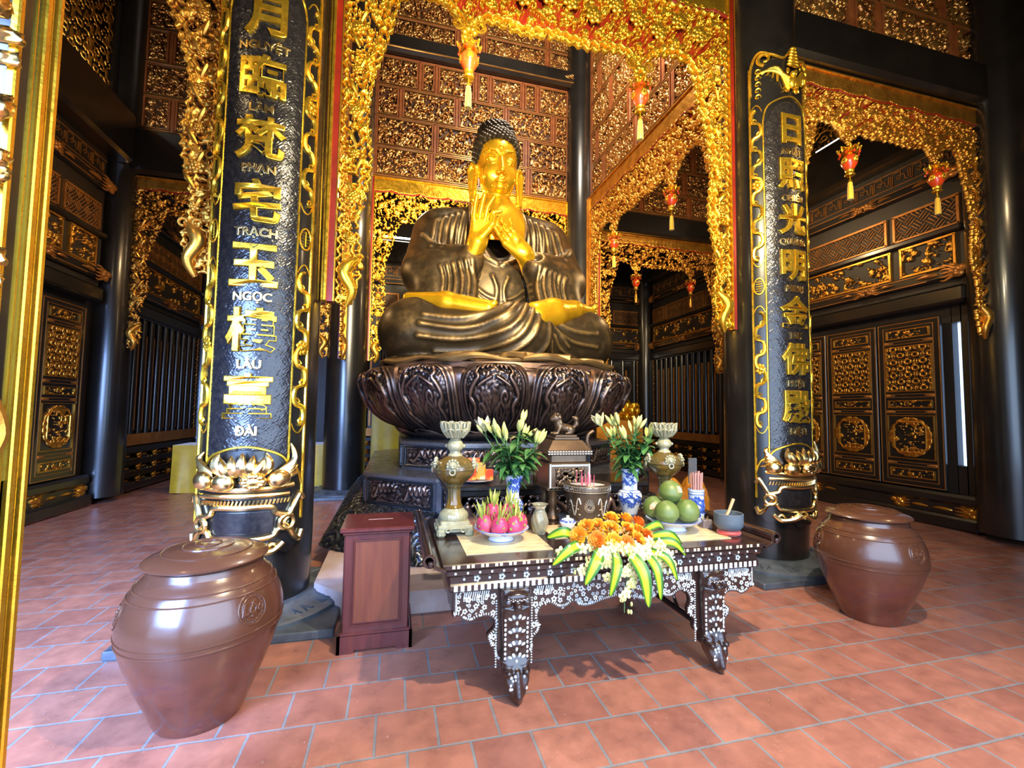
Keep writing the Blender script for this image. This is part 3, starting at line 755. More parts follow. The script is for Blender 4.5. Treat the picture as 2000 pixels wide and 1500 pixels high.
carved_arch('large bright gold carved arch framing the statue between the two couplet columns', (1.50, 4.13, 0), 0, 2.06, 6.42, 2.52, 1.0, .0078, M['gold'],
            ['red and gold lantern under the large gold arch, left of the statue head', 'red and gold lantern under the large gold arch, right of the statue'], 'lanterns of the large gold arch', rich=True, depth=.06, tsc=.62)
carved_arch('gold carved arch behind the statue under the brown carved panels', (1.50, 9.0, 0), 0, 2.03, 6.15, 2.52, .92, .014, M['gold'], None, None, tile=1, tsc=.66, off=(.3, .1), depth=.05, back_red=False)
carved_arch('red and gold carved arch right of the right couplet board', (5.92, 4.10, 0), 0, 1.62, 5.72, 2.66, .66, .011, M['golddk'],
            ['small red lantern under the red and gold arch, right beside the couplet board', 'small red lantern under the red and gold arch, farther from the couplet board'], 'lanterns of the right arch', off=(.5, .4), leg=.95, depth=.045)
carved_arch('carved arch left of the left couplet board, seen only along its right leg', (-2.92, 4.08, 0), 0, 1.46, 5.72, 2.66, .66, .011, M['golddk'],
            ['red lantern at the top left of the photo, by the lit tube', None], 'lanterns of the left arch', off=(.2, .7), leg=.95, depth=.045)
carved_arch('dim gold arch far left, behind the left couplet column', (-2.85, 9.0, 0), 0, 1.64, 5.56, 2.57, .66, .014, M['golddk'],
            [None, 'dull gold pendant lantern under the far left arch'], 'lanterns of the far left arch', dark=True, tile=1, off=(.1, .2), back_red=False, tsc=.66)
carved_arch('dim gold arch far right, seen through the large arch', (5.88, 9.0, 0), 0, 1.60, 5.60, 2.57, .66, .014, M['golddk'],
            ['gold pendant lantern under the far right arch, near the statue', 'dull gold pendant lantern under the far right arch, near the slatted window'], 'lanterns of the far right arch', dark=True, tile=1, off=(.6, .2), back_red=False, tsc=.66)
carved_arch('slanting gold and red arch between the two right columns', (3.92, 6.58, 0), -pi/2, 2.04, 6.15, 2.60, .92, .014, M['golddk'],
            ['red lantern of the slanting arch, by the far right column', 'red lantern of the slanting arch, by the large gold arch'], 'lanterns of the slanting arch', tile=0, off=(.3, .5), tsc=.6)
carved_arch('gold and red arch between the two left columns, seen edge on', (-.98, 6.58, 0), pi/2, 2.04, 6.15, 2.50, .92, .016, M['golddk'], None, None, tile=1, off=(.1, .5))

# ------------------------------------------------------------------ carved screens and beams above the arches
def carved_screen(label, origin, rz, hw, z0, rows, cell=.0125, gm='carve', tsc=.62, group=None, arched=False):
    t = thing('carved_screen', label, 'carved screen', origin, rz, group)
    fr, tr = MB(), MB(); z = z0
    rng = random.Random(int(z0*100+hw*10+origin[1]))
    for k, (h, cuts) in enumerate(rows):
        ed = [-hw]+[hw*c for c in cuts]+[hw]
        fr.box((0, 0, z), (2*hw, .07, .045), bev=.006); tr.box((0, -.036, z+.002), (2*hw-.02, .012, .014))
        for e in ed: fr.box((e, 0, z+h/2), (.06 if abs(e) < hw else .08, .07, h), bev=.006)
        for a, b in zip(ed[:-1], ed[1:]):
            u0, u1, v0, v1 = a+.075, b-.075, z+.06, z+h-.055
            if u1-u0 < .05: continue
            for (cx, cz, dx, dz) in (((a+b)/2, v1+.018, u1-u0+.06, .02), ((a+b)/2, v0-.018, u1-u0+.06, .02)): tr.box((cx, -.030, cz), (dx, .014, dz*.7))
            for cx in (u0-.02, u1+.02): fr.box((cx, -.012, (v0+v1)/2), (.03, .06, v1-v0+.06))
            relief_panel('relief_panel', u0, u1, v0, v1, cell, .05, M[gm], t, k=1, scale=tsc*rng.uniform(.8, 1.15), off=(rng.random()*3, rng.random()*3), thr=.14, back=.026, y=.0, hfun=lambda U, Z, H: np.maximum(H, .72*tile_at(0, U*1.1+u0*7, Z*1.1+v0*3, tsc)))
        z += h
    fr.box((0, 0, z), (2*hw, .07, .045), bev=.006)
    MB().box((0, .035, (z0+z)/2), (2*hw, .02, z-z0)).build('shade_backing', M['shadeback'], t, smooth=False)  # added sheet; its dark colour stands in for shade behind the openings
    fr.build('frame', M['brown'], t, smooth=False); tr.build('gilt_lines', M['slot'], t, smooth=False)
    return t
carved_screen('tall brown and gilt carved screen behind the statue head', (1.50, 9.02, 0), 0, 2.06, 6.22, [(.60, [-.45, .05, .55]), (.62, [-.42, .10, .52]), (.64, [-.76, -.21, .30, .82]), (.62, [-.58, -.42, -.02, .13, .48, .64])])
carved_screen('dark carved screen at the top, above the slotted beam behind the statue', (1.50, 9.02, 0), 0, 2.2, 9.15, [(.42, [-.85, -.2, .05, .7]), (.85, [-.85, -.2, .05, .7])])
b6 = [(.58, [-.7, -.1, .42, .8]), (.72, [-.85, -.2, .3]), (.7, [-.55, .1, .62]), (.7, [-.8, -.3, .25, .7])]
carved_screen('brown carved screen over the slanting arch, on the right of the statue', (3.95, 6.58, 0), -pi/2, 2.06, 6.22, b6+[(.7, [-.4, .3])])
carved_screen('brown carved screen over the left side arch, seen edge on', (-1.02, 6.58, 0), pi/2, 2.06, 6.22, b6, cell=.03)
carved_screen('brown carved screen at the upper left, above the dark beam', (-2.82, 9.02, 0), 0, 1.66, 6.45, [(.62, [-.70, .0, .55]), (.62, [-.4, .4]), (.62, [-.75, .1, .6]), (.55, [-.2, .5])])
carved_screen('red brown carved screen at the upper right, above the slanting beam', (5.95, 4.12, 0), 0, 1.64, 6.35, [(.55, [-.35, -.08, .72]), (.60, [-.5, .15, .6]), (.6, [-.2, .5])], gm='carve')
carved_screen('brown carved screen over the far right arch, seen through the large arch', (5.9, 9.02, 0), 0, 1.66, 6.2, [(.52, [-.62, -.33, .42]), (.58, [-.5, .35]), (.6, [-.2, .5]), (.6, [0])])

def beam(label, c, d, rz=0, lines=False, r=None):
    t = thing('timber_beam', label, 'beam', c, rz)
    b = MB()
    if r: b.tube([(-d[0]/2, 0, 0), (d[0]/2, 0, 0)], r, 24)
    else: b.box((0, 0, 0), d, bev=.05)
    b.build('beam_body', M['black'], t, smooth=False)
    if lines:
        g = MB(); w, h = d[0]/2-.12, d[2]/2
        g.tube(spline([(-w, -d[1]/2-.006, -h*.2), (-w+.10, -d[1]/2-.006, -h*.62), (0, -d[1]/2-.006, -h*.62), (w-.10, -d[1]/2-.006, -h*.62), (w, -d[1]/2-.006, -h*.2), (w-.14, -d[1]/2-.006, h*.05)], 8), .016, 6)
        for e in (-1, 1):
            for k in range(4): g.ell((e*(w-.02-.05*k), -d[1]/2-.005, .05-.02*k), (.06, .012, .018), 8, 5, Matrix.Rotation(e*.5, 3, 'Y'))
        g.build('gilt_line', M['slot'], t)
    return t
beam('dark beam with gilt lines above the carved screen behind the statue', (1.48, 9.0, 8.92), (4.5, .34, .38), 0, True)
beam('thick black beam above the red and gold arch on the right', (5.9, 4.10, 6.04), (3.5, .32, .56))
beam('thick black beam at the left above the dim far left arch', (-2.8, 9.0, 6.0), (3.5, .32, .80))
beam('thick black beam above the far right arch, seen through the large arch', (5.9, 9.0, 5.88), (3.6, .34, .50))
beam('black beam over the large gold arch', (1.48, 4.13, 6.72), (4.7, .34, .54))
beam('dark beam above the arch left of the left couplet board', (-2.9, 4.08, 6.04), (3.4, .32, .56))
beam('long dark beam along the top of the left wall, under the lit tube', (-4.62, 6.6, 6.12), (4.4, .42, .86), pi/2)
beam('long dark beam along the top of the right wall, under the small lit tube', (7.72, 6.6, 6.12), (4.4, .42, .86), pi/2)
beam('long dark beam on the left wall near the far corner', (-4.62, 10.9, 6.12), (3.5, .42, .86), pi/2)
beam('long dark beam on the right wall near the far corner', (7.72, 10.9, 6.12), (3.5, .42, .86), pi/2)
beam('dark beam on the back wall behind the statue', (1.5, 12.85, 6.0), (12.0, .3, .66))

# fluorescent tubes
def tube_light(label, c, L, rz, power):
    t = thing('tube_light', label, 'tube light', c, rz)
    m, nt, b = newmat('lit_tube'); b.inputs['Base Color'].default_value = (1, 1, 1, 1)
    b.inputs['Emission Color'].default_value = (1, .93, .80, 1); b.inputs['Emission Strength'].default_value = power
    MB().tube([(-L/2, 0, 0), (L/2, 0, 0)], .026, 12).build('tube', m, t)
    h = MB(); h.box((0, .04, 0), (L+.05, .045, .06), bev=.008); h.box((L/2+.02, .0, 0), (.03, .06, .06)); h.box((-L/2-.02, 0, 0), (.03, .06, .06))
    for s in (-1, 1): h.box((s*L*.35, .04, -.045), (.06, .04, .07))
    h.build('holder', M['dark'], t, smooth=False)
tube_light('long lit tube at the upper left, beside the hanging lantern', (-4.60, 7.68, 6.62), 1.22, pi/2, 40)
tube_light('short lit tube seen under the red and gold arch on the right', (7.68, 6.0, 6.62), 1.2, -pi/2, 9)
tube_light('lit tube seen through the arch behind the statue, left of its shoulder', (.12, 12.74, 6.40), 1.2, 0, 12)

# ------------------------------------------------------------------ timber walls of the aisles
M['doorgold'] = mat('door_gilding', (.80, .40, .06), (.50, .22, .03), rough=.33, metal=.9, scale=8, bmp=.2, bscale=50)
M['fret'] = mat('gilt_fretwork', (.52, .22, .045), (.34, .13, .03), rough=.38, metal=.6, scale=5)
def weave_h(s):
    def f(U, Z, H):
        p, q = (U+Z)/s, (U-Z)/s
        ev = ((np.floor(p)+np.floor(q)) % 2) < 1
        st = np.where(ev, np.abs(((p*3) % 1)-.5), np.abs(((q*3) % 1)-.5))
        return np.where(st < .27, .8, 0)
    return f
def key_path(L, z0, z1, n):
    w = L/n; pts = []; h = z1-z0
    for k in range(n):
        x = -L/2+k*w
        pts += [(x, z0), (x, z1), (x+.42*w, z1), (x+.42*w, z0+.38*h), (x+.22*w, z0+.38*h), (x+.22*w, z0+.62*h), (x+.62*w, z0+.62*h), (x+.62*w, z0+.16*h), (x+.80*w, z0+.16*h), (x+.80*w, z1-.12*h), (x+.90*w, z1-.12*h), (x+.90*w, z0)]
    return pts
def strokes(mb, pts, wd, y=-.012, th=.012):
    for (x0, a), (x1, c) in zip(pts[:-1], pts[1:]):
        mb.box(((x0+x1)/2, y, (a+c)/2), (abs(x1-x0)+wd, th, abs(c-a)+wd))
def cap_ornament(mb, u, z, sg, s=1.0, y=-.10):
    """flame-like gilt boss at the end of a rail"""
    for k in range(5): mb.ell((u+sg*.05*s*k*.6, y-.02, z+.05*s*sin(k*2.2)), (.07*s, .035, .055*s), 9, 6)
    for k in range(-2, 3): mb.tube(spline([(u, y-.02, z+.03*k*s), (u-sg*.10*s, y-.02, z+.055*k*s), (u-sg*.17*s, y-.015, z+.05*k*s)], 4), np.linspace(.028, .006, 9)*s, 6)
    mb.tube(spline([(u-sg*.2*s, y-.01, z), (u-sg*.32*s, y-.02, z+.01), (u-sg*.5*s, y-.01, z)], 5), .034*s*np.sin(np.linspace(.4, 3.1, 11)), 7)
def frieze(label, origin, rz, L, lat, car, cell=.014, group=None):
    """rails, key fret, lattice and carved panels over doors or windows; local x along the wall, -y to the room"""
    t = thing('carved_frieze', label, 'carved frieze', origin, rz, group)
    MB().box((0, .02, 4.5), (L, .06, 2.5)).build('back_board', M['dark'], t, smooth=False)
    for z, r in ((3.70, .085), (5.17, .085), (3.38, .12), (4.345, .05)):
        b = MB(); b.box((0, -.03, z), (L, .14, 2*r), bev=.05)
        ra = b.build('rail', M['black'], t, smooth=False)
        if z in (3.70, 5.17):
            g = MB()
            for sg in (-1, 1): cap_ornament(g, sg*(L/2-.10), z, sg, 1.0)
            for x in ((0,) if L < 3.6 else (-L*.18, L*.18)):
                for sg in (-1, 1): cap_ornament(g, x+sg*.10, z, -sg, .7)
            g.box((0, -.104, z-.06), (L-.9, .008, .012)); g.box((0, -.104, z+.06), (L-.9, .008, .012))
            g.build('gilt_caps', M['fret'], ra)
    k = MB(); strokes(k, key_path(L-.1, 5.385, 5.58, int(L/.30)), .014)
    k.box((0, -.012, 5.355), (L, .012, .012)); k.box((0, -.012, 5.605), (L, .012, .012))
    k.build('key_fret', M['fret'], t, smooth=False)
    for (a, b_) in lat:
        f = MB(); z0, z1 = 4.41, 4.83
        for zz_ in (z0, z1): f.box(((a+b_)/2, -.02, zz_), (b_-a+.04, .05, .035))
        for x in (a, b_): f.box((x, -.02, (z0+z1)/2), (.035, .05, z1-z0))
        p = f.build('lattice_panel', M['fret'], t, smooth=False)
        relief_panel('fretwork', a+.015, b_-.015, z0+.015, z1-.015, .009, .02, M['fret'], p, hfun=weave_h(.20), thr=.3, back=0, y=-.012)
    for (a, b_) in car:
        f = MB(); z0, z1 = 3.82, 4.27
        for zz_ in (z0, z1): f.box(((a+b_)/2, -.02, zz_), (b_-a+.04, .05, .03))
        for x in (a, b_): f.box((x, -.02, (z0+z1)/2), (.03, .05, z1-z0))
        p = f.build('carved_panel', M['doorgold'], t, smooth=False)
        relief_panel('openwork', a+.02, b_-.02, z0+.02, z1-.02, cell, .055, M['doorgold'], p, k=1, scale=1.1, off=(a*3, .2+b_), thr=.35, back=0, y=-.012)
    return t
def circles_h(U, Z, H):
    a, b = .105, .105
    row = np.floor(Z/b); u = ((U/(2*a)+.5*(row % 2)) % 1-.5)*2*a; v = (Z/b % 1-.5)*b*1.6
    d = np.sqrt(u*u+(v*.8)**2)
    u2 = ((U/(2*a)+.5*((row+1) % 2)) % 1-.5)*2*a; d2 = np.sqrt(u2*u2+v*v)
    return np.where((d > .026) & (d < .066), .9-.3*np.abs(d-.046)/.02, np.where((d2 > .014) & (d2 < .036), .6, np.where(d > .075, .35*(np.sin(U*200)*np.sin(Z*200) > -.4), 0)))
DOORN = [0]
_leaf = {}
def door_leaf(origin, rz, Wd=.90, z0=.52, z1=3.11):
    DOORN[0] += 1; nm = 'door_%d' % DOORN[0]
    if 'd' in _leaf:
        t = copy_tree(_leaf['d']); t.name = nm; t.location = origin; t.rotation_euler = (0, 0, rz); return t
    t = thing(nm, None, None, origin, rz); t['kind'] = 'structure'
    H = z1-z0; b = MB(); b.box((0, 0, (z0+z1)/2), (Wd-.01, .05, H), bev=.006)
    b.build('leaf_board', M['black'], t, smooth=False)
    g = MB(); w = Wd/2
    def rect(u, a, c, th=.008, y=-.028):
        for zz_ in (a, c): g.box((0, y, zz_), (2*u+th, .008, th))
        for sg in (-1, 1): g.box((sg*u, y, (a+c)/2), (th, .008, c-a))
    rect(w-.018, z0+.02, z1-.02, .010); rect(w-.095, z0+.09, z1-.085, .007)
    for zz_ in (2.80, 2.755, 1.955, 1.905, 1.695, 1.655, .89, .845): g.box((0, -.028, zz_), (2*(w-.095), .008, .007))
    for zz_ in (2.778, 1.93, 1.675, .868):
        for sg in (-1, 1):
            for k in range(4): g.ell((sg*(w-.13-.028*k), -.03, zz_), (.03, .012, .022-.004*k), 8, 5)
    g.build('gilt_lines', M['fret'], t, smooth=False)
    for a, c in ((2.85, 2.975), (1.745, 1.85), (.665, .785)):
        p = MB(); u = w-.15
        for zz_ in (a, c): p.box((0, -.03, zz_), (2*u+.02, .02, .016))
        for sg in (-1, 1): p.box((sg*u, -.03, (a+c)/2), (.02, .02, c-a))
        q = p.build('small_panel', M['doorgold'], t, smooth=False)
        relief_panel('vine', -u, u, a, c, .0095, .022, M['doorgold'], q, k=0, scale=.55, off=(a, c*2), thr=.3, y=-.026)
    p = MB(); u = w-.125; a, c = 2.0, 2.71
    for zz_ in (a, c): p.box((0, -.03, zz_), (2*u+.02, .022, .016))
    for sg in (-1, 1): p.box((sg*u, -.03, (a+c)/2), (.02, .022, c-a))
    q = p.build('ring_lattice', M['doorgold'], t, smooth=False)
    relief_panel('rings', -u, u, a, c, .0095, .025, M['doorgold'], q, hfun=circles_h, thr=.15, y=-.026)
    p = MB(); a, c = .95, 1.615
    for zz_ in (a, c): p.box((0, -.03, zz_), (2*u+.02, .02, .012))
    for sg in (-1, 1): p.box((sg*u, -.03, (a+c)/2), (.012, .02, c-a))
    cx, cz = 0, (a+c)/2
    oct_ = [(sx*ux, cz+sz*uz) for sx, sz, ux, uz in ((-1, -1, .16, .235), (1, -1, .16, .235), (1, -1, .225, .16), (1, 1, .225, .16), (1, 1, .16, .235), (-1, 1, .16, .235), (-1, 1, .225, .16), (-1, -1, .225, .16))]
    p.tube([(x, -.045, z_) for x, z_ in oct_], .014, 8, closed=True)
    q = p.build('medallion_panel', M['doorgold'], t, smooth=False)
    def medh(U, Z, Hh):
        d = np.sqrt(U*U*1.05+(Z-cz)**2); ang = np.arctan2(Z-cz, U)
        inner = (np.maximum(np.abs(U)/.215, np.abs(Z-cz)/.225) < 1) & (np.abs(U)+np.abs(Z-cz) < .375)
        bouquet = ((np.abs(U) < .05+.11*np.abs(np.sin((Z-cz)*11))) & (Hh > .2)) | (Hh > .52)
        petals = (d < .30+.018*np.abs(np.sin(ang*8))) & ~inner
        return np.where(inner & bouquet, np.maximum(Hh, .5), np.where(petals, .5+.35*np.abs(np.sin(ang*8))*(d > .24), 0))
    relief_panel('bouquet', -u, u, a, c, .0095, .03, M['doorgold'], q, k=1, scale=.7, off=(.3, .9), hfun=medh, thr=.2, y=-.026)
    _leaf['d'] = t
    return t
def sill(label, origin, rz, L):
    t = thing('sill_beam', label, 'beam', origin, rz)
    b = MB(); b.box((0, .04, .42), (L, .22, .16), bev=.04); b.box((0, .06, .26), (L, .16, .18)); b.box((0, .02, .10), (L, .26, .18), bev=.03)
    b.build('sill_body', M['black'], t, smooth=False)
    g = MB()
    for x in (-L*.42, -L*.08, L*.26): cap_ornament(g, x, .26, -1, .8, y=-.0)
    cap_ornament(g, L*.46, .26, 1, .9, y=-.0)
    g.build('gilt_sprigs', M['doorgold'], t)
WINN = [0]
def slat_window(origin, rz, L, n=13, z0=.95, z1=3.25, lower=True, bright=False):
    WINN[0] += 1
    t = thing('window_%d' % WINN[0], None, None, origin, rz); t['kind'] = 'structure'
    b = MB()
    for sg in (-1, 1): b.box((sg*(L/2-.05), 0, (z0+z1)/2), (.10, .12, z1-z0))
    b.box((0, 0, z1+.03), (L, .14, .08)); b.box((0, .05, (z0+z1)/2), (L, .02, z1-z0))
    b.build('frame', M['black'], t, smooth=False)
    g = MB()
    for sg in (-1, 1): g.tube([(sg*(L/2-.13)+.012*cos(z_*60), -.06+.012*sin(z_*60), z_) for z_ in np.linspace(z0+.05, z1, 120)], .012, 5)
    x = np.linspace(-L/2, L/2, int(L/.02)); g.add(*(lambda V, F: (V, F))([(xx, -.075, z0+.02+zz_) for xx in x for zz_ in (-.10, .10+.015*abs(sin(xx*45)))], [(2*i, 2*i+2, 2*i+3, 2*i+1) for i in range(len(x)-1)]))
    g.box((0, -.06, z0+.02), (L, .025, .2))
    g.build('scalloped_strip', M['fret'], t)
    first = None; first_g = None
    for k in range(n):
        x = -L/2+.22+(L-.44)*k/(n-1)
        if first is None:
            b = MB(); b.tube([(0, 0, z0+.1), (0, 0, z1)], .055, 10); first = b.build('slat', M['black'], t); first.location.x = x
            gg = MB(); gg.box((0, 0, (z0+z1)/2-.06), (.05, .02, z1-z0-.5)); U_ = gg.build('gilt_strip', M['fret'], first, smooth=False); U_.location = (.11, -.005, 0)
            if k < n-1: first_g = U_
        else:
            c = first.copy(); C.objects.link(c); c.parent = t; c.location.x = x
            if k < n-1: d = first_g.copy(); C.objects.link(d); d.parent = c
    # carved dado
    b = MB()
    for z_ in (.78, .56, .34, .12): b.box((0, .0, z_), (L, .16, .17), bev=.05)
    dd = b.build('dado', M['black'], t, smooth=False)
    g = MB()
    for z_ in (.67, .45, .23):
        for x in np.linspace(-L*.45, L*.45, 6): cap_ornament(g, x, z_, 1 if x > 0 else -1, .55, y=-.06)
    g.build('gilt_sprigs', M['doorgold'], dd)
    return t
LW, RW = XL+.12, XR-.12
def spread(L, fr): return [((a-.5)*L, (b-.5)*L) for a, b in fr]
LD = 4.2
frieze('gilt frieze of fretwork over the carved doors on the right wall', (RW, 6.55, 0), -pi/2, LD, spread(LD, [(.02, .22), (.25, .75), (.78, .985)][::-1]), spread(LD, [(.03, .76), (.80, .97)]))
frieze('gilt frieze of fretwork over the carved doors on the left wall', (LW, 6.55, 0), pi/2, LD, spread(LD, [(.02, .22), (.25, .75), (.78, .97)]), spread(LD, [(.03, .24), (.28, .78), (.82, .96)]))
LS = 3.2
frieze('gilt frieze over the slatted window on the right wall behind the statue', (RW, 10.92, 0), -pi/2, LS, spread(LS, [(.02, .20), (.23, .77), (.80, .98)]), spread(LS, [(.03, .97)]))
frieze('gilt frieze over the slatted window on the left wall', (LW, 10.92, 0), pi/2, LS, spread(LS, [(.02, .76), (.80, .98)]), spread(LS, [(.03, .97)]))
frieze('gilt frieze on the back wall right of the statue', (6.0, YB-.10, 0), 0, LS, spread(LS, [(.02, .30), (.33, .66), (.70, .98)]), spread(LS, [(.03, .48), (.52, .97)]))
frieze('gilt frieze on the back wall behind the statue, seen past its left shoulder', (1.5, YB-.10, 0), 0, 5.0, spread(5.0, [(.02, .20), (.23, .48), (.52, .77), (.80, .98)]), spread(5.0, [(.03, .97)]))
frieze('gilt frieze on the right wall outside the right edge of the photo', (RW, 2.1, 0), -pi/2, 3.4, spread(3.4, [(.1, .9)]), spread(3.4, [(.1, .9)]), cell=.03)
for k in range(4):
    door_leaf((RW, 5.25+.92*k, 0), -pi/2)
for k in range(4):
    door_leaf((LW, 5.18+.92*k, 0), pi/2)
sill('carved sill under the doors on the right wall, behind the right jar', (RW, 6.55, 0), -pi/2, 4.3)
sill('carved sill under the doors on the left wall', (LW, 6.55, 0), pi/2, 4.3)
slat_window((RW, 10.92, 0), -pi/2, LS, 12); slat_window((LW, 10.92, 0), pi/2, LS, 11)
slat_window((6.0, YB-.10, 0), 0, LS, 8); slat_window((1.5, YB-.10, 0), 0, 5.0, 12)
# ring-lattice grilles high on the side walls, above the beams
def grille(label, origin, rz, L):
    t = thing('ring_grille', label, 'grille', origin, rz)
    f = MB()
    for x in np.linspace(-L/2, L/2, 4): f.box((x, 0, 7.55), (.16, .06, 1.9))
    for z_ in (6.62, 8.48): f.box((0, 0, z_), (L, .06, .10))
    f.build('frame', M['black'], t, smooth=False)
    relief_panel('rings', -L/2, L/2, 6.66, 8.44, .022, .02, M['golddk'], t, hfun=lambda U, Z, H: circles_h(U*.75, Z*.75, H)*.9, thr=.3, y=.03)
grille('ring grille high on the left wall beside the lantern', (LW, 6.6, 0), pi/2, 4.2)
grille('ring grille high on the right wall, seen beside the short tube', (RW, 6.6, 0), -pi/2, 4.2)
# ------------------------------------------------------------------ statue
def ridge_mat(name, dark, bright, rough=.34, metal=.9, lo=.49, hi=.56, bscale=70, bmp=.12, mid=None, rv=.06):  # brighter colour on convex ridges; worn gilding on the robe
    m, nt, b = newmat(name)
    g = N(nt, 'ShaderNodeNewGeometry'); n = noise(nt, 5, 5)
    ad = N(nt, 'ShaderNodeMath', operation='MULTIPLY_ADD'); ad.inputs[1].default_value = .10; nt.links.new(n.outputs['Fac'], ad.inputs[0]); nt.links.new(g.outputs['Pointiness'], ad.inputs[2])
    r = ramp(nt, ad.outputs[0], [(lo+.05, dark), (hi+.05, bright)]); nt.links.new(r.outputs[0], b.inputs['Base Color'])
    b.inputs['Metallic'].default_value = metal
    r2 = ramp(nt, n.outputs['Fac'], [(.3, (rough-rv,)*3), (.7, (rough+rv,)*3)]); nt.links.new(r2.outputs[0], b.inputs['Roughness'])
    if bmp:
        n2 = noise(nt, bscale, 3); bump(nt, b, n2.outputs['Fac'], bmp, .004)
    return m
M['robe'] = ridge_mat('dark_gilt_bronze', (.062, .044, .024), (.46, .28, .10), rough=.40, metal=.80, lo=.50, hi=.60)
M['copper'] = ridge_mat('dark_copper', (.030, .025, .026), (.42, .27, .20), rough=.32, metal=.86, lo=.485, hi=.57)
M['bluebronze'] = ridge_mat('blue_black_metal', (.048, .056, .070), (.26, .26, .28), rough=.27, metal=.85, lo=.50, hi=.62)
M['hair'] = mat('dark_curls', (.018, .014, .010), (.05, .036, .02), rough=.4, metal=.6, scale=6)
SX, SY, SZ = 1.48, 6.9, 2.2
st = thing('buddha_statue', 'giant seated golden-faced statue in a dark bronze robe, hands raised, on a lotus', 'statue', (SX, SY, SZ))
def robe_sdf(X, Y, Z):
    d = sdE(X, Y, Z, (0, .18, 1.15), (.86, .60, 1.25))
    d = sm(d, sdC(X, Y, Z, (-.82, .16, 2.22), (.82, .16, 2.22), .34, .34), .25)
    for s in (-1, 1):
        d = sm(d, sdC(X, Y, Z, (s*.25, .14, 2.50), (s*.85, .14, 2.25), .20, .30), .15)
        d = sm(d, sdC(X, Y, Z, (s*.98, .10, 2.12), (s*1.10, -.16, 1.45), .32, .34), .15)
        d = sm(d, sdC(X, Y, Z, (s*1.10, -.18, 1.42), (s*.50, -.60, 1.56), .33, .21), .12)
        d = sm(d, sdC(X, Y, Z, (s*.92, -.34, 1.35), (s*.98, -.50, .80), .34, .34), .18)
        d = sm(d, sdC(X, Y, Z, (s*.56, -.55, 1.42), (s*.62, -.72, .85), .20, .22), .12)
        d = sm(d, sdC(X, Y, Z, (s*.45, .1, .55), (s*1.25, -.50, .475), .48, .465), .15)
        d = sm(d, sdC(X, Y, Z, (s*1.25, -.52, .465), (-s*.05, -1.06, .42), .455, .35), .14)
    d = sm(d, sdE(X, Y, Z, (.12, -1.12, .42), (.42, .34, .42)), .12)
    d = sm(d, sdE(X, Y, Z, (0, -.45, .04), (1.72, 1.22, .10)), .08)
    d = np.maximum(d, -Z-.02)
    d = np.maximum(d, -sdE(X, Y, Z, (0, -.62, 2.34), (.45, .52, .78)))
    # cuffs open
    for s in (-1, 1): d = np.maximum(d, -sdE(X, Y, Z, (s*.42, -.80, 1.70), (.15, .13, .13)))
    return d
V, F = surfnet(robe_sdf, (-1.85, -1.75, -.06), (1.85, 1.0, 2.85), .024)
FOLDS = []
def fold(pts, w=.035, h=.030): FOLDS.append((spline(pts, 6), w, h))
for pts in ([(-1.15, .64), (-.7, .60), (-.3, .70), (-.02, .84)], [(-1.2, .52), (-.65, .46), (-.2, .60), (.06, .84)], [(-1.22, .36), (-.65, .32), (-.1, .46), (.16, .80)],
            [(-1.0, .17), (-.5, .18), (.0, .34), (.24, .74)], [(-.5, .09), (-.1, .14), (.2, .36), (.32, .72)], [(.46, .86), (.46, .6), (.44, .32), (.30, .12)],
            [(.62, .62), (.9, .52), (1.3, .52)], [(.60, .50), (.85, .38), (1.3, .34)], [(.56, .42), (.7, .26), (.98, .16)], [(.5, .34), (.56, .2), (.72, .1)], [(.50, .58), (.66, .44), (.82, .3)]):
    fold(pts, .032, .035)
for s in (-1, 1):
    for k in range(6):
        x = .50+.095*k
        fold([(s*(x-.06), 2.52-.05*k), (s*(x+.0), 2.2), (s*(x+.02+.01*k), 1.85-.02*k)], .026, .026)
    for k in range(6):
        x = .44+.085*k
        fold([(s*(x+.06), 1.50-.02*k), (s*(x+.02), 1.2), (s*(x+.05), .92)], .024, .030)
    for k in range(3): fold([(s*.38, 1.25-.1*k), (s*.22, 1.12-.1*k), (s*.05, 1.06-.1*k)], .026, .024)
    fold([(s*.12, 1.42), (s*.05, 1.2), (s*.10, .95)], .024, .03)
    fold([(s*.42, 2.70), (s*.455, 2.3), (s*.34, 1.82), (s*.05, 1.62)], .030, .035)
    fold([(s*1.16, 1.98), (s*.98, 1.80), (s*.72, 1.72), (s*.55, 1.86)], .035, .045)
    for k in range(3): fold([(s*(1.0-.1*k), 1.86-.02*k), (s*(.9-.1*k), 1.72), (s*(.8-.1*k), 1.78)], .022, .03)
    fold([(s*1.3, .96), (s*.9, .90), (s*.5, .94)], .03, .03)
nrm = np.zeros_like(V); fn = np.cross(V[F[:, 1]]-V[F[:, 0]], V[F[:, 2]]-V[F[:, 0]])
for k in range(4): np.add.at(nrm, F[:, k], fn)
nrm /= np.linalg.norm(nrm, axis=1)[:, None]+1e-9
front = np.clip(-nrm[:, 1]*2+.35, 0, 1); disp = np.zeros(len(V))
for P, w, h in FOLDS:
    lo, hi = P.min(0)-.12, P.max(0)+.12
    sel = np.where((V[:, 0] > lo[0]) & (V[:, 0] < hi[0]) & (V[:, 2] > lo[1]) & (V[:, 2] < hi[1]) & (front > 0))[0]
    if not len(sel): continue
    Q = V[sel][:, [0, 2]]; best = np.full(len(sel), 9.0)
    for i in range(len(P)-1):
        a, ba = P[i], P[i+1]-P[i]; t = np.clip(((Q-a) @ ba)/(ba @ ba+1e-9), 0, 1); best = np.minimum(best, np.hypot(*(Q-a-t[:, None]*ba).T))
    disp[sel] = np.maximum(disp[sel], h*np.exp(-(best/w)**2))
V = V+nrm*(disp*front)[:, None]
mesh('robe', V, F, M['robe'], st)

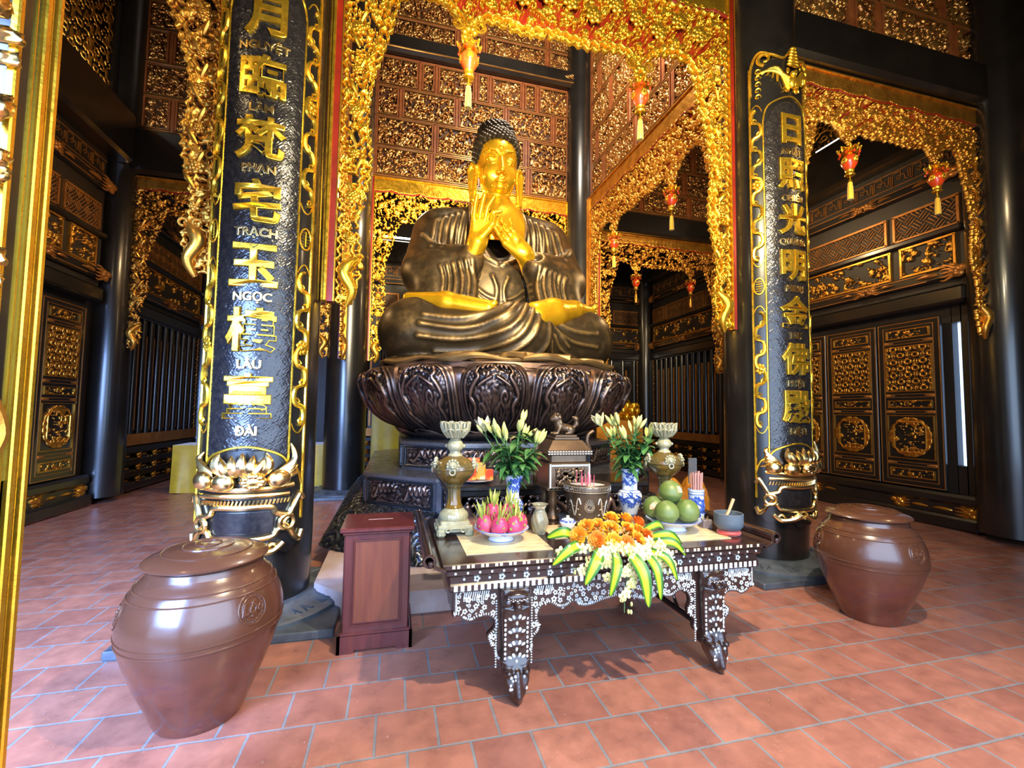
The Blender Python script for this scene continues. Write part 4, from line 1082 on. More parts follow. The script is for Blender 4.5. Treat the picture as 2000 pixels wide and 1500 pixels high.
def face_sdf(X, Y, Z):
    ax = np.abs(X)
    d = sdE(X, Y, Z, (0, .0, 3.42), (.335, .37, .40))
    d = sm(d, sdE(X, Y, Z, (0, -.07, 3.10), (.285, .29, .32)), .10)
    d = sm(d, sdE(ax, Y, Z, (.15, -.24, 3.09), (.12, .09, .14)), .06)
    d = sm(d, sdE(X, Y, Z, (0, -.27, 2.875), (.10, .085, .075)), .06)
    d = sm(d, sdC(X, Y, Z, (0, .02, 2.9), (0, .06, 2.45), .205, .26), .05)
    for z in (2.72, 2.63):
        t = np.sqrt((np.sqrt(X*X+(Y-.04)**2)-(.222+.0*(2.8-z)))**2+(Z-z)**2)-.02; d = sm(d, t, .03)
    d = sm(d, sdE(X, Y, Z, (0, .10, 2.16), (.62, .44, .70)), .10)
    d = sm(d, sdC(X, Y, Z, (0, -.34, 3.36), (0, -.425, 3.075), .024, .046), .035)
    d = sm(d, sdE(ax, Y, Z, (.052, -.375, 3.045), (.034, .04, .028)), .02)
    brow = sdChain(ax, Y, Z, [(.03, -.365, 3.34), (.09, -.375, 3.40), (.18, -.345, 3.425), (.27, -.25, 3.37)], [.012, .014, .014, .008], .01); d = sm(d, brow, .022)
    d = sm(d, sdE(ax, Y, Z, (.145, -.305, 3.285), (.085, .050, .048)), .018)
    d = np.maximum(d, -sdChain(ax, Y, Z, [(.065, -.362, 3.255), (.145, -.372, 3.247), (.225, -.318, 3.262)], [.007, .010, .007], 0))
    d = sm(d, sdChain(ax, Y, Z, [(.075, -.330, 3.232), (.145, -.338, 3.222), (.215, -.292, 3.238)], [.010, .014, .010], .006), .012)
    d = sm(d, sdChain(ax, Y, Z, [(0, -.382, 2.965), (.03, -.386, 2.975), (.10, -.335, 2.953)], [.020, .022, .008], .01), .012)
    d = sm(d, sdChain(ax, Y, Z, [(0, -.378, 2.925), (.045, -.368, 2.925), (.09, -.338, 2.940)], [.026, .024, .008], .01), .012)
    d = np.maximum(d, -sdChain(ax, Y, Z, [(0, -.408, 2.947), (.05, -.392, 2.948), (.11, -.345, 2.948)], [.006, .006, .004], 0))
    d = sm(d, sdE(X, Y, Z, (0, -.372, 3.475), (.022, .022, .022)), .008)
    ear = sdChain(ax, Y, Z, [(.335, -.02, 3.12), (.345, -.03, 3.28), (.40, .02, 3.34), (.445, .05, 3.24), (.43, .04, 3.05), (.415, .02, 2.86), (.40, .0, 2.74), (.37, -.01, 2.73), (.355, -.02, 2.88), (.34, -.02, 3.1)], [.03, .03, .026, .026, .028, .032, .036, .036, .026, .03], .02)
    ear = sm(ear, sdE(ax, Y, Z, (.385, .03, 3.05), (.035, .03, .25)), .03)
    return sm(d, ear, .03)
V, F = surfnet(face_sdf, (-.75, -.50, 2.0), (.75, .62, 3.9), .0135)
mesh('gilt_head_and_chest', V, F, M['goldsm'], st)
# snail curls
b = MB()
b.ell((0, .06, 3.56), (.355, .385, .41), 32, 20); b.ell((0, .09, 3.90), (.275, .28, .20), 24, 14)
npt = 470
for i in range(npt):
    z = 1-2*(i+.5)/npt; a = i*2.399963; r = math.sqrt(1-z*z); p = Vector((r*cos(a), r*sin(a), z))
    q = (p.x*.36, .06+p.y*.39, 3.56+p.z*.415)
    hl = 3.60+.05*(1-min(1, abs(q[0])/.3)) if q[1] < -.02 else 3.12
    if abs(q[0]) > .27 and q[1] < .02: hl = 3.22
    if q[2] > hl and q[2] < 3.93: b.ell(q, (.047, .047, .047), 7, 5)
for i in range(150):
    z = 1-1.5*(i+.5)/150; a = i*2.399963; r = math.sqrt(max(0, 1-z*z)); b.ell((r*cos(a)*.28, .09+r*sin(a)*.285, 3.90+z*.20), (.047, .047, .044), 7, 5)
b.build('curled_hair', M['hair'], st)
# hands: five separate fingers each
def hand(name, wrist, cuff, knuck, fingers, thumb, ywr, ykn, rp=.064):
    K = [np.array((x, ykn, z)) for x, z in knuck]; Wv = np.array((wrist[0], ywr, wrist[1])); Cv = np.array(cuff)
    perp = K[-1]-K[0]; perp /= np.linalg.norm(perp)
    FC = [[k_]+[np.array((x, ykn-.035*(i+1)+.0*i, z)) for i, (x, z) in enumerate(f)] for k_, f in zip(K, fingers)]
    TC = [np.array(p, float) for p in thumb]
    allp = np.array([Cv, Wv]+K+[p for f in FC for p in f]+TC)
    def f(X, Y, Z):
        d = sdC(X, Y, Z, Cv, Wv, .165, .130)
        for i, k_ in enumerate(K):
            o = Wv+perp*(i-1.5)*.042; d = sm(d, sdC(X, Y, Z, o, k_, .078, .050), .05)
        for i, c in enumerate(FC):
            n_ = len(c); R_ = np.linspace(.043, .030, n_); d = sm(d, sdChain(X, Y, Z, c, R_, .008), .012)
            e = c[-1]; d = np.minimum(d, sdE(X, Y, Z, e+np.array((0, -.012, .004)), (.018, .018, .026)))
        d = sm(d, sdChain(X, Y, Z, TC, np.linspace(.066, .033, len(TC)), .015), .025)
        return d
    V, F = surfnet(f, allp.min(0)-.2, allp.max(0)+.12, .0125)
    mesh(name, V, F, M['goldsm'], st)
hand('raised_hand', (-.405, 1.80), (-.50, -.50, 1.53), [(-.465, 2.08), (-.392, 2.11), (-.318, 2.09), (-.25, 2.06)],
     [[(-.475, 2.17), (-.472, 2.27), (-.448, 2.42)], [(-.385, 2.21), (-.368, 2.32), (-.338, 2.46)], [(-.305, 2.18), (-.282, 2.30), (-.20, 2.44)], [(-.235, 2.16), (-.205, 2.225), (-.10, 2.245)]],
     [(-.36, -.72, 1.86), (-.265, -.78, 1.97), (-.215, -.80, 2.05), (-.20, -.79, 2.15)], -.66, -.70)
hand('lowered_hand', (.30, 1.72), (.47, -.47, 1.55), [(-.015, 1.80), (.035, 1.86), (.075, 1.925), (.115, 1.985)],
     [[(-.07, 1.85), (-.125, 1.90), (-.19, 1.975)], [(-.03, 1.93), (-.085, 1.98), (-.165, 2.03)], [(.02, 1.985), (-.03, 2.04), (-.10, 2.085)], [(.08, 2.03), (.06, 2.07), (.02, 2.12)]],
     [(.16, -.72, 1.88), (.03, -.66, 1.98), (-.07, -.65, 2.06), (-.125, -.66, 2.13), (-.10, -.66, 2.21)], -.64, -.74)
# upturned soles of the crossed feet
def foot(name, P, R_, toes, rt):
    P = [np.array(p) for p in P]
    def f(X, Y, Z):
        d = sdChain(X, Y, Z, P, R_, .05)
        for t0 in toes: d = sm(d, sdE(X, Y, Z, t0, rt), .015)
        return d
    A = np.array(P); V, F = surfnet(f, A.min(0)-.28, A.max(0)+.28, .02); mesh(name, V, F, M['goldsm'], st)
foot('upturned_foot', [(-1.34, -.62, .93), (-.85, -.86, .85), (-.32, -1.10, .75)], [.085, .15, .12], [(-.25+.0*k, -1.18+.05*k, .82+.012*k) for k in range(4)], (.05, .035, .04))
foot('upturned_foot', [(.32, -1.16, .66), (.60, -1.06, .76), (1.0, -.84, .88), (1.38, -.60, .94)], [.22, .21, .14, .08], [(1.44, -.66+.05*k, 1.0-.005*k) for k in range(4)], (.05, .03, .035))

# ------------------------------------------------------------------ lotus throne
LX, LY = 1.48, 6.70
lt = thing('lotus_throne', 'dark copper lotus throne with dragon-carved petals under the statue', 'lotus throne', (LX, LY, 0))
b = MB(); b.lathe([(.95, 1.26), (1.02, 1.30), (1.25, 1.36), (1.62, 1.75), (1.72, 2.02), (1.76, 2.10), (1.74, 2.16), (1.66, 2.195), (.2, 2.20)], 72)
b.build('seat_disc', M['copper'], lt)
prof = spline([(1.18, 1.30), (1.42, 1.36), (1.70, 1.53), (1.86, 1.76), (1.91, 1.96), (1.885, 2.08), (1.80, 2.14), (1.70, 2.15)], 10)
pv = np.linspace(0, 1, len(prof))
def petal_grid(wmax, prof, nu=93, nv=104, relief=True, squash=1.0):
    u = np.linspace(-1, 1, nu); v = np.linspace(0, 1, nv)
    Uu, Vv = np.meshgrid(u, v, indexing='ij')
    w = np.where(Vv < .42, .62+.38*np.sin(np.clip(Vv/.42, 0, 1)*pi/2), np.clip(1-(np.clip(Vv-.42, 0, 1)/.58)**2.1, 0, 1)**.58)*wmax
    pk = np.linspace(0, 1, len(prof))
    r = np.interp(Vv, pk, prof[:, 0]); z = np.interp(Vv, pk, prof[:, 1])
    r = r+.085*(1-Uu*Uu)*np.sin(np.clip(Vv*1.15, 0, 1)*pi)**.5-.03*np.abs(Uu)**3
    h = np.zeros_like(r)
    if relief:
        Vc = (Vv-.46)/.36; q = np.maximum(np.abs(Uu)/.80, 0); inside = (np.abs(Uu)**2.4/.80**2.4+np.where(Vc > 0, np.abs(Vc)**2.2, np.abs(Vc*.93)**3)) 
        rim = np.exp(-((inside-1.05)/.13)**2)*.022+np.exp(-((inside-1.42)/.10)**2)*.010
        T = tile_at(1, Uu*.36, Vv*.7+.2, .85)*(inside < .92)
        # mirrored rearing dragons
        x = np.abs(Uu); best = np.full(r.shape, 9.0)
        path = spline([(.10, .74), (.16, .80), (.22, .72), (.28, .80), (.36, .70), (.42, .78), (.52, .64), (.44, .58), (.58, .50), (.66, .42), (.54, .36), (.62, .28), (.56, .20)], 5)
        for i in range(len(path)-1):
            a, ba = path[i]*np.array((1, 1.6)), (path[i+1]-path[i])*np.array((1, 1.6)); px_, pz_ = x-a[0], Vv*1.6-a[1]
            t = np.clip((px_*ba[0]+pz_*ba[1])/(ba @ ba+1e-9), 0, 1); best = np.minimum(best, np.hypot(px_-t*ba[0], pz_-t*ba[1]))
        drag = .046*np.sqrt(np.clip(1-(best/.052)**2, 0, 1))
        mask_ = .03*np.exp(-((x/.12)**2+((Vv-.70)/.06)**2))+.02*np.exp(-(((x-.09)/.05)**2+((Vv-.66)/.03)**2))
        arm = .028*np.exp(-((Vv-(.60-.22*x))/.018)**2)*(x < .45)*(x > .06)
        h = np.where(inside < .92, np.maximum(np.maximum(drag, T*.016), mask_+arm), rim)-np.where(inside < .98, .008, 0)
    a = Uu*w
    return np.stack([(r+h)*np.sin(a), -(r+h)*np.cos(a), z+.0*a], -1)
def petal_mesh(name, G, m, parent, thick=.05):
    nu, nv = G.shape[:2]; b = MB(); b.grid(G[::-1])
    I = G.copy(); rr = np.sqrt(I[..., 0]**2+I[..., 1]**2); f = (rr-thick)/rr; I[..., 0] *= f; I[..., 1] *= f
    b.grid(I)
    ed = [G[0, j] for j in range(nv)]+[G[i, nv-1] for i in range(1, nu)]+[G[nu-1, j] for j in range(nv-2, -1, -1)]
    ei = [I[0, j] for j in range(nv)]+[I[i, nv-1] for i in range(1, nu)]+[I[nu-1, j] for j in range(nv-2, -1, -1)]
    k = len(ed); b.add(ed+ei, [(i, i+1, i+1+k, i+k) for i in range(k-1)])
    return b.build(name, m, parent, True, 60)
NP = 14; da = 2*pi/NP
p0 = petal_mesh('petal', petal_grid(.212, prof), M['copper'], lt)
p0.rotation_euler.z = da*.5
for k in range(1, NP): c = p0.copy(); C.objects.link(c); c.parent = lt; c.rotation_euler.z = da*(k+.5)
prof2 = spline([(1.15, 1.30), (1.40, 1.42), (1.62, 1.66), (1.74, 1.90), (1.77, 2.06), (1.73, 2.15)], 8)
p1 = petal_mesh('back_petal', petal_grid(.19, prof2, 21, 24, False), M['copper'], lt); p1.rotation_euler.z = 0
for k in range(1, NP): c = p1.copy(); C.objects.link(c); c.parent = lt; c.rotation_euler.z = da*k
prof3 = spline([(.85, 1.20), (1.10, 1.21), (1.34, 1.27), (1.52, 1.36)], 8)
p2 = petal_mesh('lower_petal', petal_grid(.22, prof3, 15, 16, False), M['copper'], lt, .04); p2.rotation_euler.z = 0
for k in range(1, NP): c = p2.copy(); C.objects.link(c); c.parent = lt; c.rotation_euler.z = da*k
# robe hem spilling over the seat
b = MB(); us = np.linspace(-1.15, 1.15, 90)
for k, (rr, z0) in enumerate(((1.72, 2.215), (1.60, 2.235))):
    b.tube([((rr+.05*sin(u*9+k))*sin(u), -(rr+.05*sin(u*9+k))*cos(u), z0+.02*sin(u*14+k*2)) for u in us], .035+.014*np.sin(us*11+k), 8)
for u in (-.55, -.2, .15, .55): b.tube(spline([(1.3*sin(u), -1.3*cos(u), 2.24), (1.55*sin(u+.06), -1.55*cos(u+.06), 2.26), (1.72*sin(u+.18), -1.72*cos(u+.18), 2.23)], 6), np.linspace(.03, .06, 13), 7)
b.build('robe_hem', M['robe'], lt)

# ------------------------------------------------------------------ stepped pedestal
pd = thing('stepped_pedestal', 'stepped dark metal pedestal with dragon reliefs, standing on a wave-carved base', 'pedestal', (LX, LY, 0))
OCT = np.array([(-1.04, -2.0), (1.04, -2.0), (1.78, -1.36), (1.78, 1.36), (1.04, 2.0), (-1.04, 2.0), (-1.78, 1.36), (-1.78, -1.36)])
def tier(s, z0, z1, nm):
    poly = [tuple(p) for p in OCT*s]; b = MB(); b.prism(poly, z0, z1-.03, 'xy'); b.prism([tuple(p) for p in OCT*(s+.012)], z1-.035, z1, 'xy')
    o = b.build(nm, M['bluebronze'], pd, smooth=False)
    for i in (7, 0, 1, 6, 2):
        a, c = OCT[i]*s, OCT[(i+1) % 8]*s; L = np.linalg.norm(c-a); an = math.atan2(c[1]-a[1], c[0]-a[0]); mid = (a+c)/2
        H = z1-z0; u = L/2-.07; v0, v1 = z0+.06, z1-.075
        def place(V, mid=mid, an=an):
            return np.stack([mid[0]+V[:, 0]*cos(an)-V[:, 1]*sin(an), mid[1]+V[:, 0]*sin(an)+V[:, 1]*cos(an), V[:, 2]], 1)
        nu, nz = int(2*u/.010), int((v1-v0)/.010)
        U, Z = np.meshgrid(np.linspace(-u, u, nu+1), np.linspace(v0, v1, nz+1), indexing='ij')
        Hh = tile_at(1, U+i*.37, Z+s, .45)*.5
        nD = max(1, int(round(L/.55))); w = 2*u/nD; zc = (v0+v1)/2
        x = ((U+u) % w)/w
        best = np.full(U.shape, 9.0)
        path = spline([(.12, -.25), (.2, -.3), (.30, .05), (.36, .32), (.43, .0), (.50, .34), (.57, .02), (.64, .36), (.71, .05), (.78, .36), (.84, .1), (.9, .28)], 5)
        for q in range(len(path)-1):
            p_, d_ = path[q]*np.array((w, v1-v0)), (path[q+1]-path[q])*np.array((w, v1-v0)); px_, pz_ = x*w-p_[0], Z-zc-p_[1]
            t = np.clip((px_*d_[0]+pz_*d_[1])/(d_ @ d_+1e-12), 0, 1); best = np.minimum(best, np.hypot(px_-t*d_[0], pz_-t*d_[1]))
        Hh = np.maximum(Hh, 1.0*np.sqrt(np.clip(1-(best/.021)**2, 0, 1)))
        heightmesh('dragon_relief', U, Z, Hh, np.ones_like(U, bool), .028, M['copper'], o, place=place, base=.001)
        fr = MB(); fr.T = Matrix.Translation((mid[0], mid[1], 0)) @ Matrix.Rotation(an, 4, 'Z')
        for zz_ in (v0-.012, v1+.012): fr.box((0, -.012, zz_), (2*u+.05, .03, .024), bev=.006)
        for sg in (-1, 1): fr.box((sg*(u+.012), -.012, (v0+v1)/2), (.024, .03, v1-v0), bev=.006)
        fr.build('relief_border', M['bluebronze'], o, smooth=False)
tier(1.0, .53, .89, 'lower_tier'); tier(.775, .885, 1.22, 'upper_tier')
b = MB(); b.lathe([(1.25, 1.21), (1.20, 1.24), (.95, 1.26), (.9, 1.30)], 48); b.build('neck', M['bluebronze'], pd)
# wave mountain
nP = 260; 
def octp(s, t):
    P = np.vstack([OCT, OCT[:1]])*s; L = np.r_[0, np.cumsum(np.linalg.norm(np.diff(np.vstack([OCT, OCT[:1]]), axis=0), axis=1))]; q = t*L[-1]
    return np.interp(q, L, P[:, 0]), np.interp(q, L, P[:, 1]), q
tt = np.linspace(0, 1, 900); vv = np.linspace(0, 1, 44); G = np.zeros((len(tt), len(vv), 3))
for j, v in enumerate(vv):
    s = 1.0+.225*(v**.75); z = .54-.36*v**1.5
    x, y, q = octp(s, tt); w = .20
    row = v*4.2; fl = np.floor(row); ph = (q/w+.5*(fl % 2)) % 1-.5; fv = row-fl
    rr = np.hypot(ph*2, (1-fv)*.9); rip = .5+.5*np.cos(rr*14); crest = np.sin(q*31+v*9)*.5
    dz = .020*rip+.012*crest*v
    G[:, j, 0] = x*(1+.011*rip); G[:, j, 1] = y*(1+.011*rip); G[:, j, 2] = np.maximum(z+dz, .172)
b = MB(); b.grid(G); b.build('wave_base', M['bluebronze'], pd, True, 180)
M['marble'] = mat('pink_marble', (.46, .30, .24), (.60, .50, .50), rough=.28, scale=3.2, bmp=.05, bscale=20, coat=.2)
b = MB(); b.prism([(-1.75, -3.0), (1.75, -3.0), (2.08, -2.65), (2.08, 1.7), (1.9, 1.95), (1.9, 2.5), (-1.9, 2.5), (-1.9, 1.95), (-2.08, 1.7), (-2.08, -2.65)], .0, .172, 'xy')
pf = b.build('marble_platform', M['marble'], None, smooth=False); pf.location = (LX, LY, 0)
tag(pf, 'low pink marble step under the pedestal, partly hidden by the wooden offering box', 'platform')
# dark carved altar shelf in front of the pedestal
al = thing('carved_altar_shelf', 'black carved shelf with dragon relief behind the lily vase, against the pedestal', 'altar shelf', (1.48, 4.40, 0))
b = MB(); b.box((0, 0, .885), (2.06, .62, .05), bev=.012); b.box((0, .02, .83), (1.98, .54, .06), bev=.01); b.build('shelf_top', M['black'], al, smooth=False)
b = MB(); b.box((0, .04, .48), (1.90, .44, .62)); ab = b.build('body', M['bluebronze'], al, smooth=False)
U, Z = np.meshgrid(np.linspace(-.93, .93, 200), np.linspace(.22, .79, 64), indexing='ij')
Hh = tile_at(1, np.abs(U), Z, .6)*.7; best = np.full(U.shape, 9.0); xx = np.abs(U)
path = spline([(.30, .60), (.38, .72), (.45, .56), (.52, .72), (.59, .56), (.66, .72), (.73, .58), (.80, .70)], 6)
for q in range(len(path)-1):
    p_, d_ = path[q], path[q+1]-path[q]; t = np.clip(((xx-p_[0])*d_[0]+(Z-p_[1])*d_[1])/(d_ @ d_+1e-12), 0, 1); best = np.minimum(best, np.hypot(xx-p_[0]-t*d_[0], Z-p_[1]-t*d_[1]))
Hh = np.maximum(Hh, np.sqrt(np.clip(1-(best/.028)**2, 0, 1)))
Hh = np.maximum(Hh, (xx < .2)*(.5+.5*np.cos(np.hypot(xx, (Z-.52))*55))*(np.hypot(xx, Z-.55) < .21))
heightmesh('dragon_relief', U, Z, Hh, np.ones_like(U, bool), .04, M['copper'], al, place=lambda V: V+np.array((0, -.18, 0)))
# ------------------------------------------------------------------ altar table with mother-of-pearl inlay
M['ebony'] = mat('dark_rosewood', (.020, .011, .009), (.040, .018, .012), rough=.22, scale=5, coat=.5, stretch=(.3, 3, 3))
M['pearl'] = mat('mother_of_pearl', (.66, .66, .60), (.46, .50, .50), rough=.25, scale=40, coat=.4)
M['boxinlay'] = mat('cream_inlay', (.72, .60, .38), (.60, .48, .28), rough=.3, scale=30)
TX, TY, TZ = 1.345, 2.52, .75
tb = thing('altar_table', 'dark inlaid altar table with white mother-of-pearl blossoms, scrolled ends and dragon feet', 'table', (TX, TY, 0))
HL, DP = 1.10, 1.10
b = MB(); b.box((0, DP/2, TZ-.016), (2*HL-.06, DP, .032), bev=.006)
for s in (-1, 1):   # rolled ends
    pts = [(s*(HL-.05), TZ-.02), (s*(HL-.01), TZ-.008), (s*(HL+.02), TZ+.012)]+[(s*(HL+.035+(.042-.0042*a)*sin(a)), TZ+.012+(.042-.0042*a)*(1-cos(a))-.004) for a in np.linspace(.3, 8.5, 26)]
    P = np.array([[(x, y, z) for y in (-.01, DP+.01)] for x, z in pts])
    for off in (0, .014):
        Q = P.copy(); Q[:, :, 2] -= off; b.grid(Q if (s > 0) == (off == 0) else Q[::-1])
    for y in (-.01, DP+.01): b.tube([(x, y, z-.007) for x, z in pts], .010, 6)
    b.lathe([(.012, -.03), (.016, -.01), (.014, 0)], 12, (s*(HL+.035), -.02, TZ+.03)); 
b.build('tabletop', M['ebony'], tb, smooth=True, angle=35)
b = MB(); b.box((0, DP/2, TZ-.052), (2*HL-.10, DP-.02, .045), bev=.014); b.box((0, DP/2, TZ-.093), (2*HL-.16, DP-.06, .04)); b.box((0, DP/2, TZ-.135), (2*HL-.14, DP-.03, .045), bev=.01)
b.build('waist', M['ebony'], tb, smooth=False)
g = MB(); n = 76
for i in range(n):
    x = -HL+.08+(2*HL-.16)*(i+.5)/n
    if i % 3 != 2: g.box((x, .0002, TZ-.014), (.017, .002, .018))
g.build('edge_inlay', M['boxinlay'], tb, smooth=False)
def blossom(mb, u, z, r, y=-.004, rot=0):
    for k in range(5):
        a = rot+k*1.2566; mb.ell((u+r*.62*cos(a), y, z+r*.62*sin(a)), (r*.40, .004, r*.40), 7, 4)
q = MB()
for i in range(30): q.ell((-HL+.07+(2*HL-.14)*(i+.5)/30, .006, TZ-.052), (.008, .004, .008), 7, 4)
for i in range(27):
    u = -HL+.12+(2*HL-.24)*(i+.5)/27
    if i % 2: blossom(q, u, TZ-.093, .020, .029)
    else: q.ell((u, .029, TZ-.093), (.008, .004, .008), 7, 4)
n = 54
for i in range(n): q.box((-HL+.09+(2*HL-.18)*(i+.5)/n, .0142, TZ-.135), (.022, .003, .034), bev=.001)
q.build('waist_inlay', M['pearl'], tb, smooth=False)
# apron with cusped outline and side wings of the legs
AZ = .592
half = [(0, .480), (.10, .462), (.16, .445), (.215, .440), (.26, .452), (.285, .475), (.33, .450), (.38, .448), (.43, .475), (.475, .470), (.50, .440), (.505, .40), (.49, .365), (.50, .325), (.535, .29), (.53, .25), (.55, .215), (.585, .235), (.585, .14), (.70, .14), (.715, .20), (.74, .19), (.765, .22), (.775, .27), (.80, .30), (.805, .34), (.77, .375), (.765, .41), (.80, .440), (.86, .437), (.90, .420), (.945, .435), (.965, .455), (1.0, .462)]
def apron(y, sgn, nm, inlay):
    A = spline(half, 4); outl = [tuple(p) for p in A]+[(1.0, AZ)]; poly = outl+[(-u, z) for u, z in outl[::-1]]
    b = MB(); b.prism(poly, y, y+.03)
    o = b.build(nm, M['ebony'], tb, smooth=False)
    if not inlay: return
    q = MB(); A2 = np.array([tuple(p) for p in A]); 
    for s in (-1, 1):
        d = np.r_[0, np.cumsum(np.linalg.norm(np.diff(A2, axis=0), axis=1))]
        for t in np.arange(.006, d[-1], .0125):
            u = np.interp(t, d, A2[:, 0]); z = np.interp(t, d, A2[:, 1]); u2 = np.interp(t+.004, d, A2[:, 0]); z2 = np.interp(t+.004, d, A2[:, 1])
            tx, tz = u2-u, z2-z; l = math.hypot(tx, tz)+1e-9; nx, nz = -tz/l, tx/l
            if .56 < u < .74 and z < .3: continue
            c = (s*(u+nx*.014), y-.002, z+nz*.014)
            q.ell(c, (.0042, .004, .0085), 6, 4, Matrix.Rotation(-s*math.atan2(nx, nz)*-1, 3, 'Y'))
        for k in range(14): q.ell((s*.985, y-.002, .47+.0085*k), (.007, .004, .0035), 6, 4)
        for e in (.545, .755):
            for k in range(26): q.ell((s*e, y-.002, .16+.0145*k), (.006, .004, .005), 6, 4)
        for u0 in (.42, .475, .80, .85, .90):
            for k in range(4): q.tube([(s*(u0+.012*k), y-.002, .585), (s*(u0+.012*k+.006), y-.003, .56), (s*(u0+.010*k+.012), y-.002, .535)], .0038, 5)
    rng = random.Random(5); placed = []
    inner = np.array(poly)
    tries = 0
    while len(placed) < 210 and tries < 9000:
        tries += 1; u = rng.uniform(-1, 1); z = rng.uniform(.16, AZ); r = rng.choice((.019, .016, .012))
        if .53 < abs(u) < .77: continue
        P8 = np.array([(u+1.75*r*cos(a), z+1.75*r*sin(a)) for a in np.linspace(0, 6.28, 9)])
        if not in_poly(P8[:, 0], P8[:, 1], poly).all(): continue
        if any((u-a)**2+(z-c)**2 < (r*.93+d)**2 for a, c, d in placed): continue
        placed.append((u, z, r)); blossom(q, u, z, r, y-.002, rng.random()*6)
    for _ in range(500):
        u = rng.uniform(-1, 1); z = rng.uniform(.16, AZ)
        if .53 < abs(u) < .77 or not in_poly(np.array([u]), np.array([z]), poly)[0]: continue
        if any((u-a)**2+(z-c)**2 < (d*1.05)**2 for a, c, d in placed): continue
        placed.append((u, z, .005)); q.ell((u, y-.002, z), (.008, .004, .004), 6, 4, Matrix.Rotation(rng.random()*3, 3, 'Y'))
    q.build('blossom_inlay', M['pearl'], o)
apron(.035, 1, 'apron', True); apron(DP-.065, -1, 'apron', False)
for s in (-1, 1):
    b = MB(); A = spline([(0, .47), (.12, .45), (.2, .47), (.28, .44), (.36, .46), (.44, .44), (.50, .45)], 5)
    outl = [tuple(p) for p in A]+[(.50, AZ)]; poly = outl+[(-u, z) for u, z in outl[::-1]]
    b.prism(poly, -.015, .015); b.T = None
    o = b.build('end_apron', M['ebony'], tb, smooth=False); o.location = (s*.985, DP/2, 0); o.rotation_euler.z = pi/2
    b = MB(); b.tube([(s*.66, .08, .20), (s*.66, DP-.08, .20)], .022, 8); b.tube([(s*.66, .12, .36), (s*.66, DP-.12, .36)], .016, 8)
    for k in range(5): b.tube(spline([(s*.66, .2+.17*k, .20), (s*.66, .26+.17*k, .28), (s*.66, .2+.17*k, .36)], 4), .012, 6)
    b.build('stretcher', M['ebony'], tb)
def leg_sdf(X, Y, Z):
    hw = np.interp(Z, [0, .05, .12, .17, .22, .40, .60], [.012, .045, .072, .078, .070, .080, .088])
    y0 = np.interp(Z, [0, .06, .14, .24, .38, .50, .60], [-.085, -.06, -.03, .01, .012, .0, .01])
    hd = np.interp(Z, [0, .10, .2, .6], [.02, .045, .05, .05])
    dx, dy = np.abs(X)-hw+.022, np.abs(Y-y0)-hd+.022
    d = np.minimum(np.maximum(dx, dy), 0)+np.hypot(np.maximum(dx, 0), np.maximum(dy, 0))-.022
    d = np.maximum(d, Z-.60); ax = np.abs(X)
    d = sm(d, sdE(X, Y, Z, (0, -.05, .560), (.070, .030, .030)), .015)
    d = sm(d, sdE(ax, Y, Z, (.055, -.055, .530), (.022, .020, .020)), .008); d = sm(d, sdE(X, Y, Z, (0, -.070, .515), (.022, .030, .020)), .012)
    d = sm(d, sdC(ax, Y, Z, (.0, -.058, .487), (.075, -.045, .500), .012, .010), .008)
    d = sm(d, sdE(ax, Y, Z, (.050, -.072, .165), (.022, .026, .018)), .012); d = sm(d, sdC(ax, Y, Z, (.04, -.05, .195), (.085, -.04, .215), .013, .006), .01)
    d = sm(d, sdC(X, Y, Z, (0, -.075, .16), (0, -.105, .05), .014, .020), .02)
    for z in (.43, .36, .29): d = sm(d, sdE(X, Y, Z, (0, -.036, z), (.045, .014, .022)), .01)
    return np.maximum(d, -Z)
V, F = surfnet(leg_sdf, (-.16, -.16, -.01), (.16, .13, .66), .0075)
def table_leg(x, y, fl, inl=True):
    o = mesh('leg', V*np.array((1, fl, 1)), F if fl > 0 else F[:, ::-1], M['ebony'], tb); o.location = (x, y, 0)
    if not inl: return
    q = MB(); rng = random.Random(int(x*100))
    for k in range(9):
        for i in range(-2, 3):
            if abs(i)+k*.2 < 3.2: q.ell((.024*i+.012*(k % 2)-.006, -.080+.0022*i*i+.0012*k+.0004*k*k, .548+.005*k), (.0055, .004, .004), 6, 4)
    for z in (.43, .36, .29, .225):
        for s in (-1, 1):
            for a in (.5, 1.2, 2.0): q.ell((s*.022*cos(a)*2.0+.0, -.047 if z > .25 else -.050, z+.020*sin(a)), (.014, .006, .008), 7, 4, Matrix.Rotation(-s*a, 3, 'Y'))
        q.ell((0, -.051, z-.014), (.008, .006, .012), 6, 4)
    for z in np.arange(.20, .46, .026): 
        for s in (-1, 1): q.ell((s*.064, -.040, z), (.008, .005, .010), 7, 4)
    for k in range(22): q.ell((rng.uniform(-.05, .05), -.090+abs(rng.uniform(-.01, .01)), .06+.10*rng.random()), (.009, .006, .010), 6, 4)
    for s in (-1, 1): q.ell((s*.05, -.066, .525), (.009, .004, .008), 7, 4)
    q.build('leg_inlay', M['pearl'], o)
table_leg(-.65, .02, 1); table_leg(.65, .02, 1); table_leg(-.65, DP-.06, -1, False); table_leg(.65, DP-.06, -1, False)

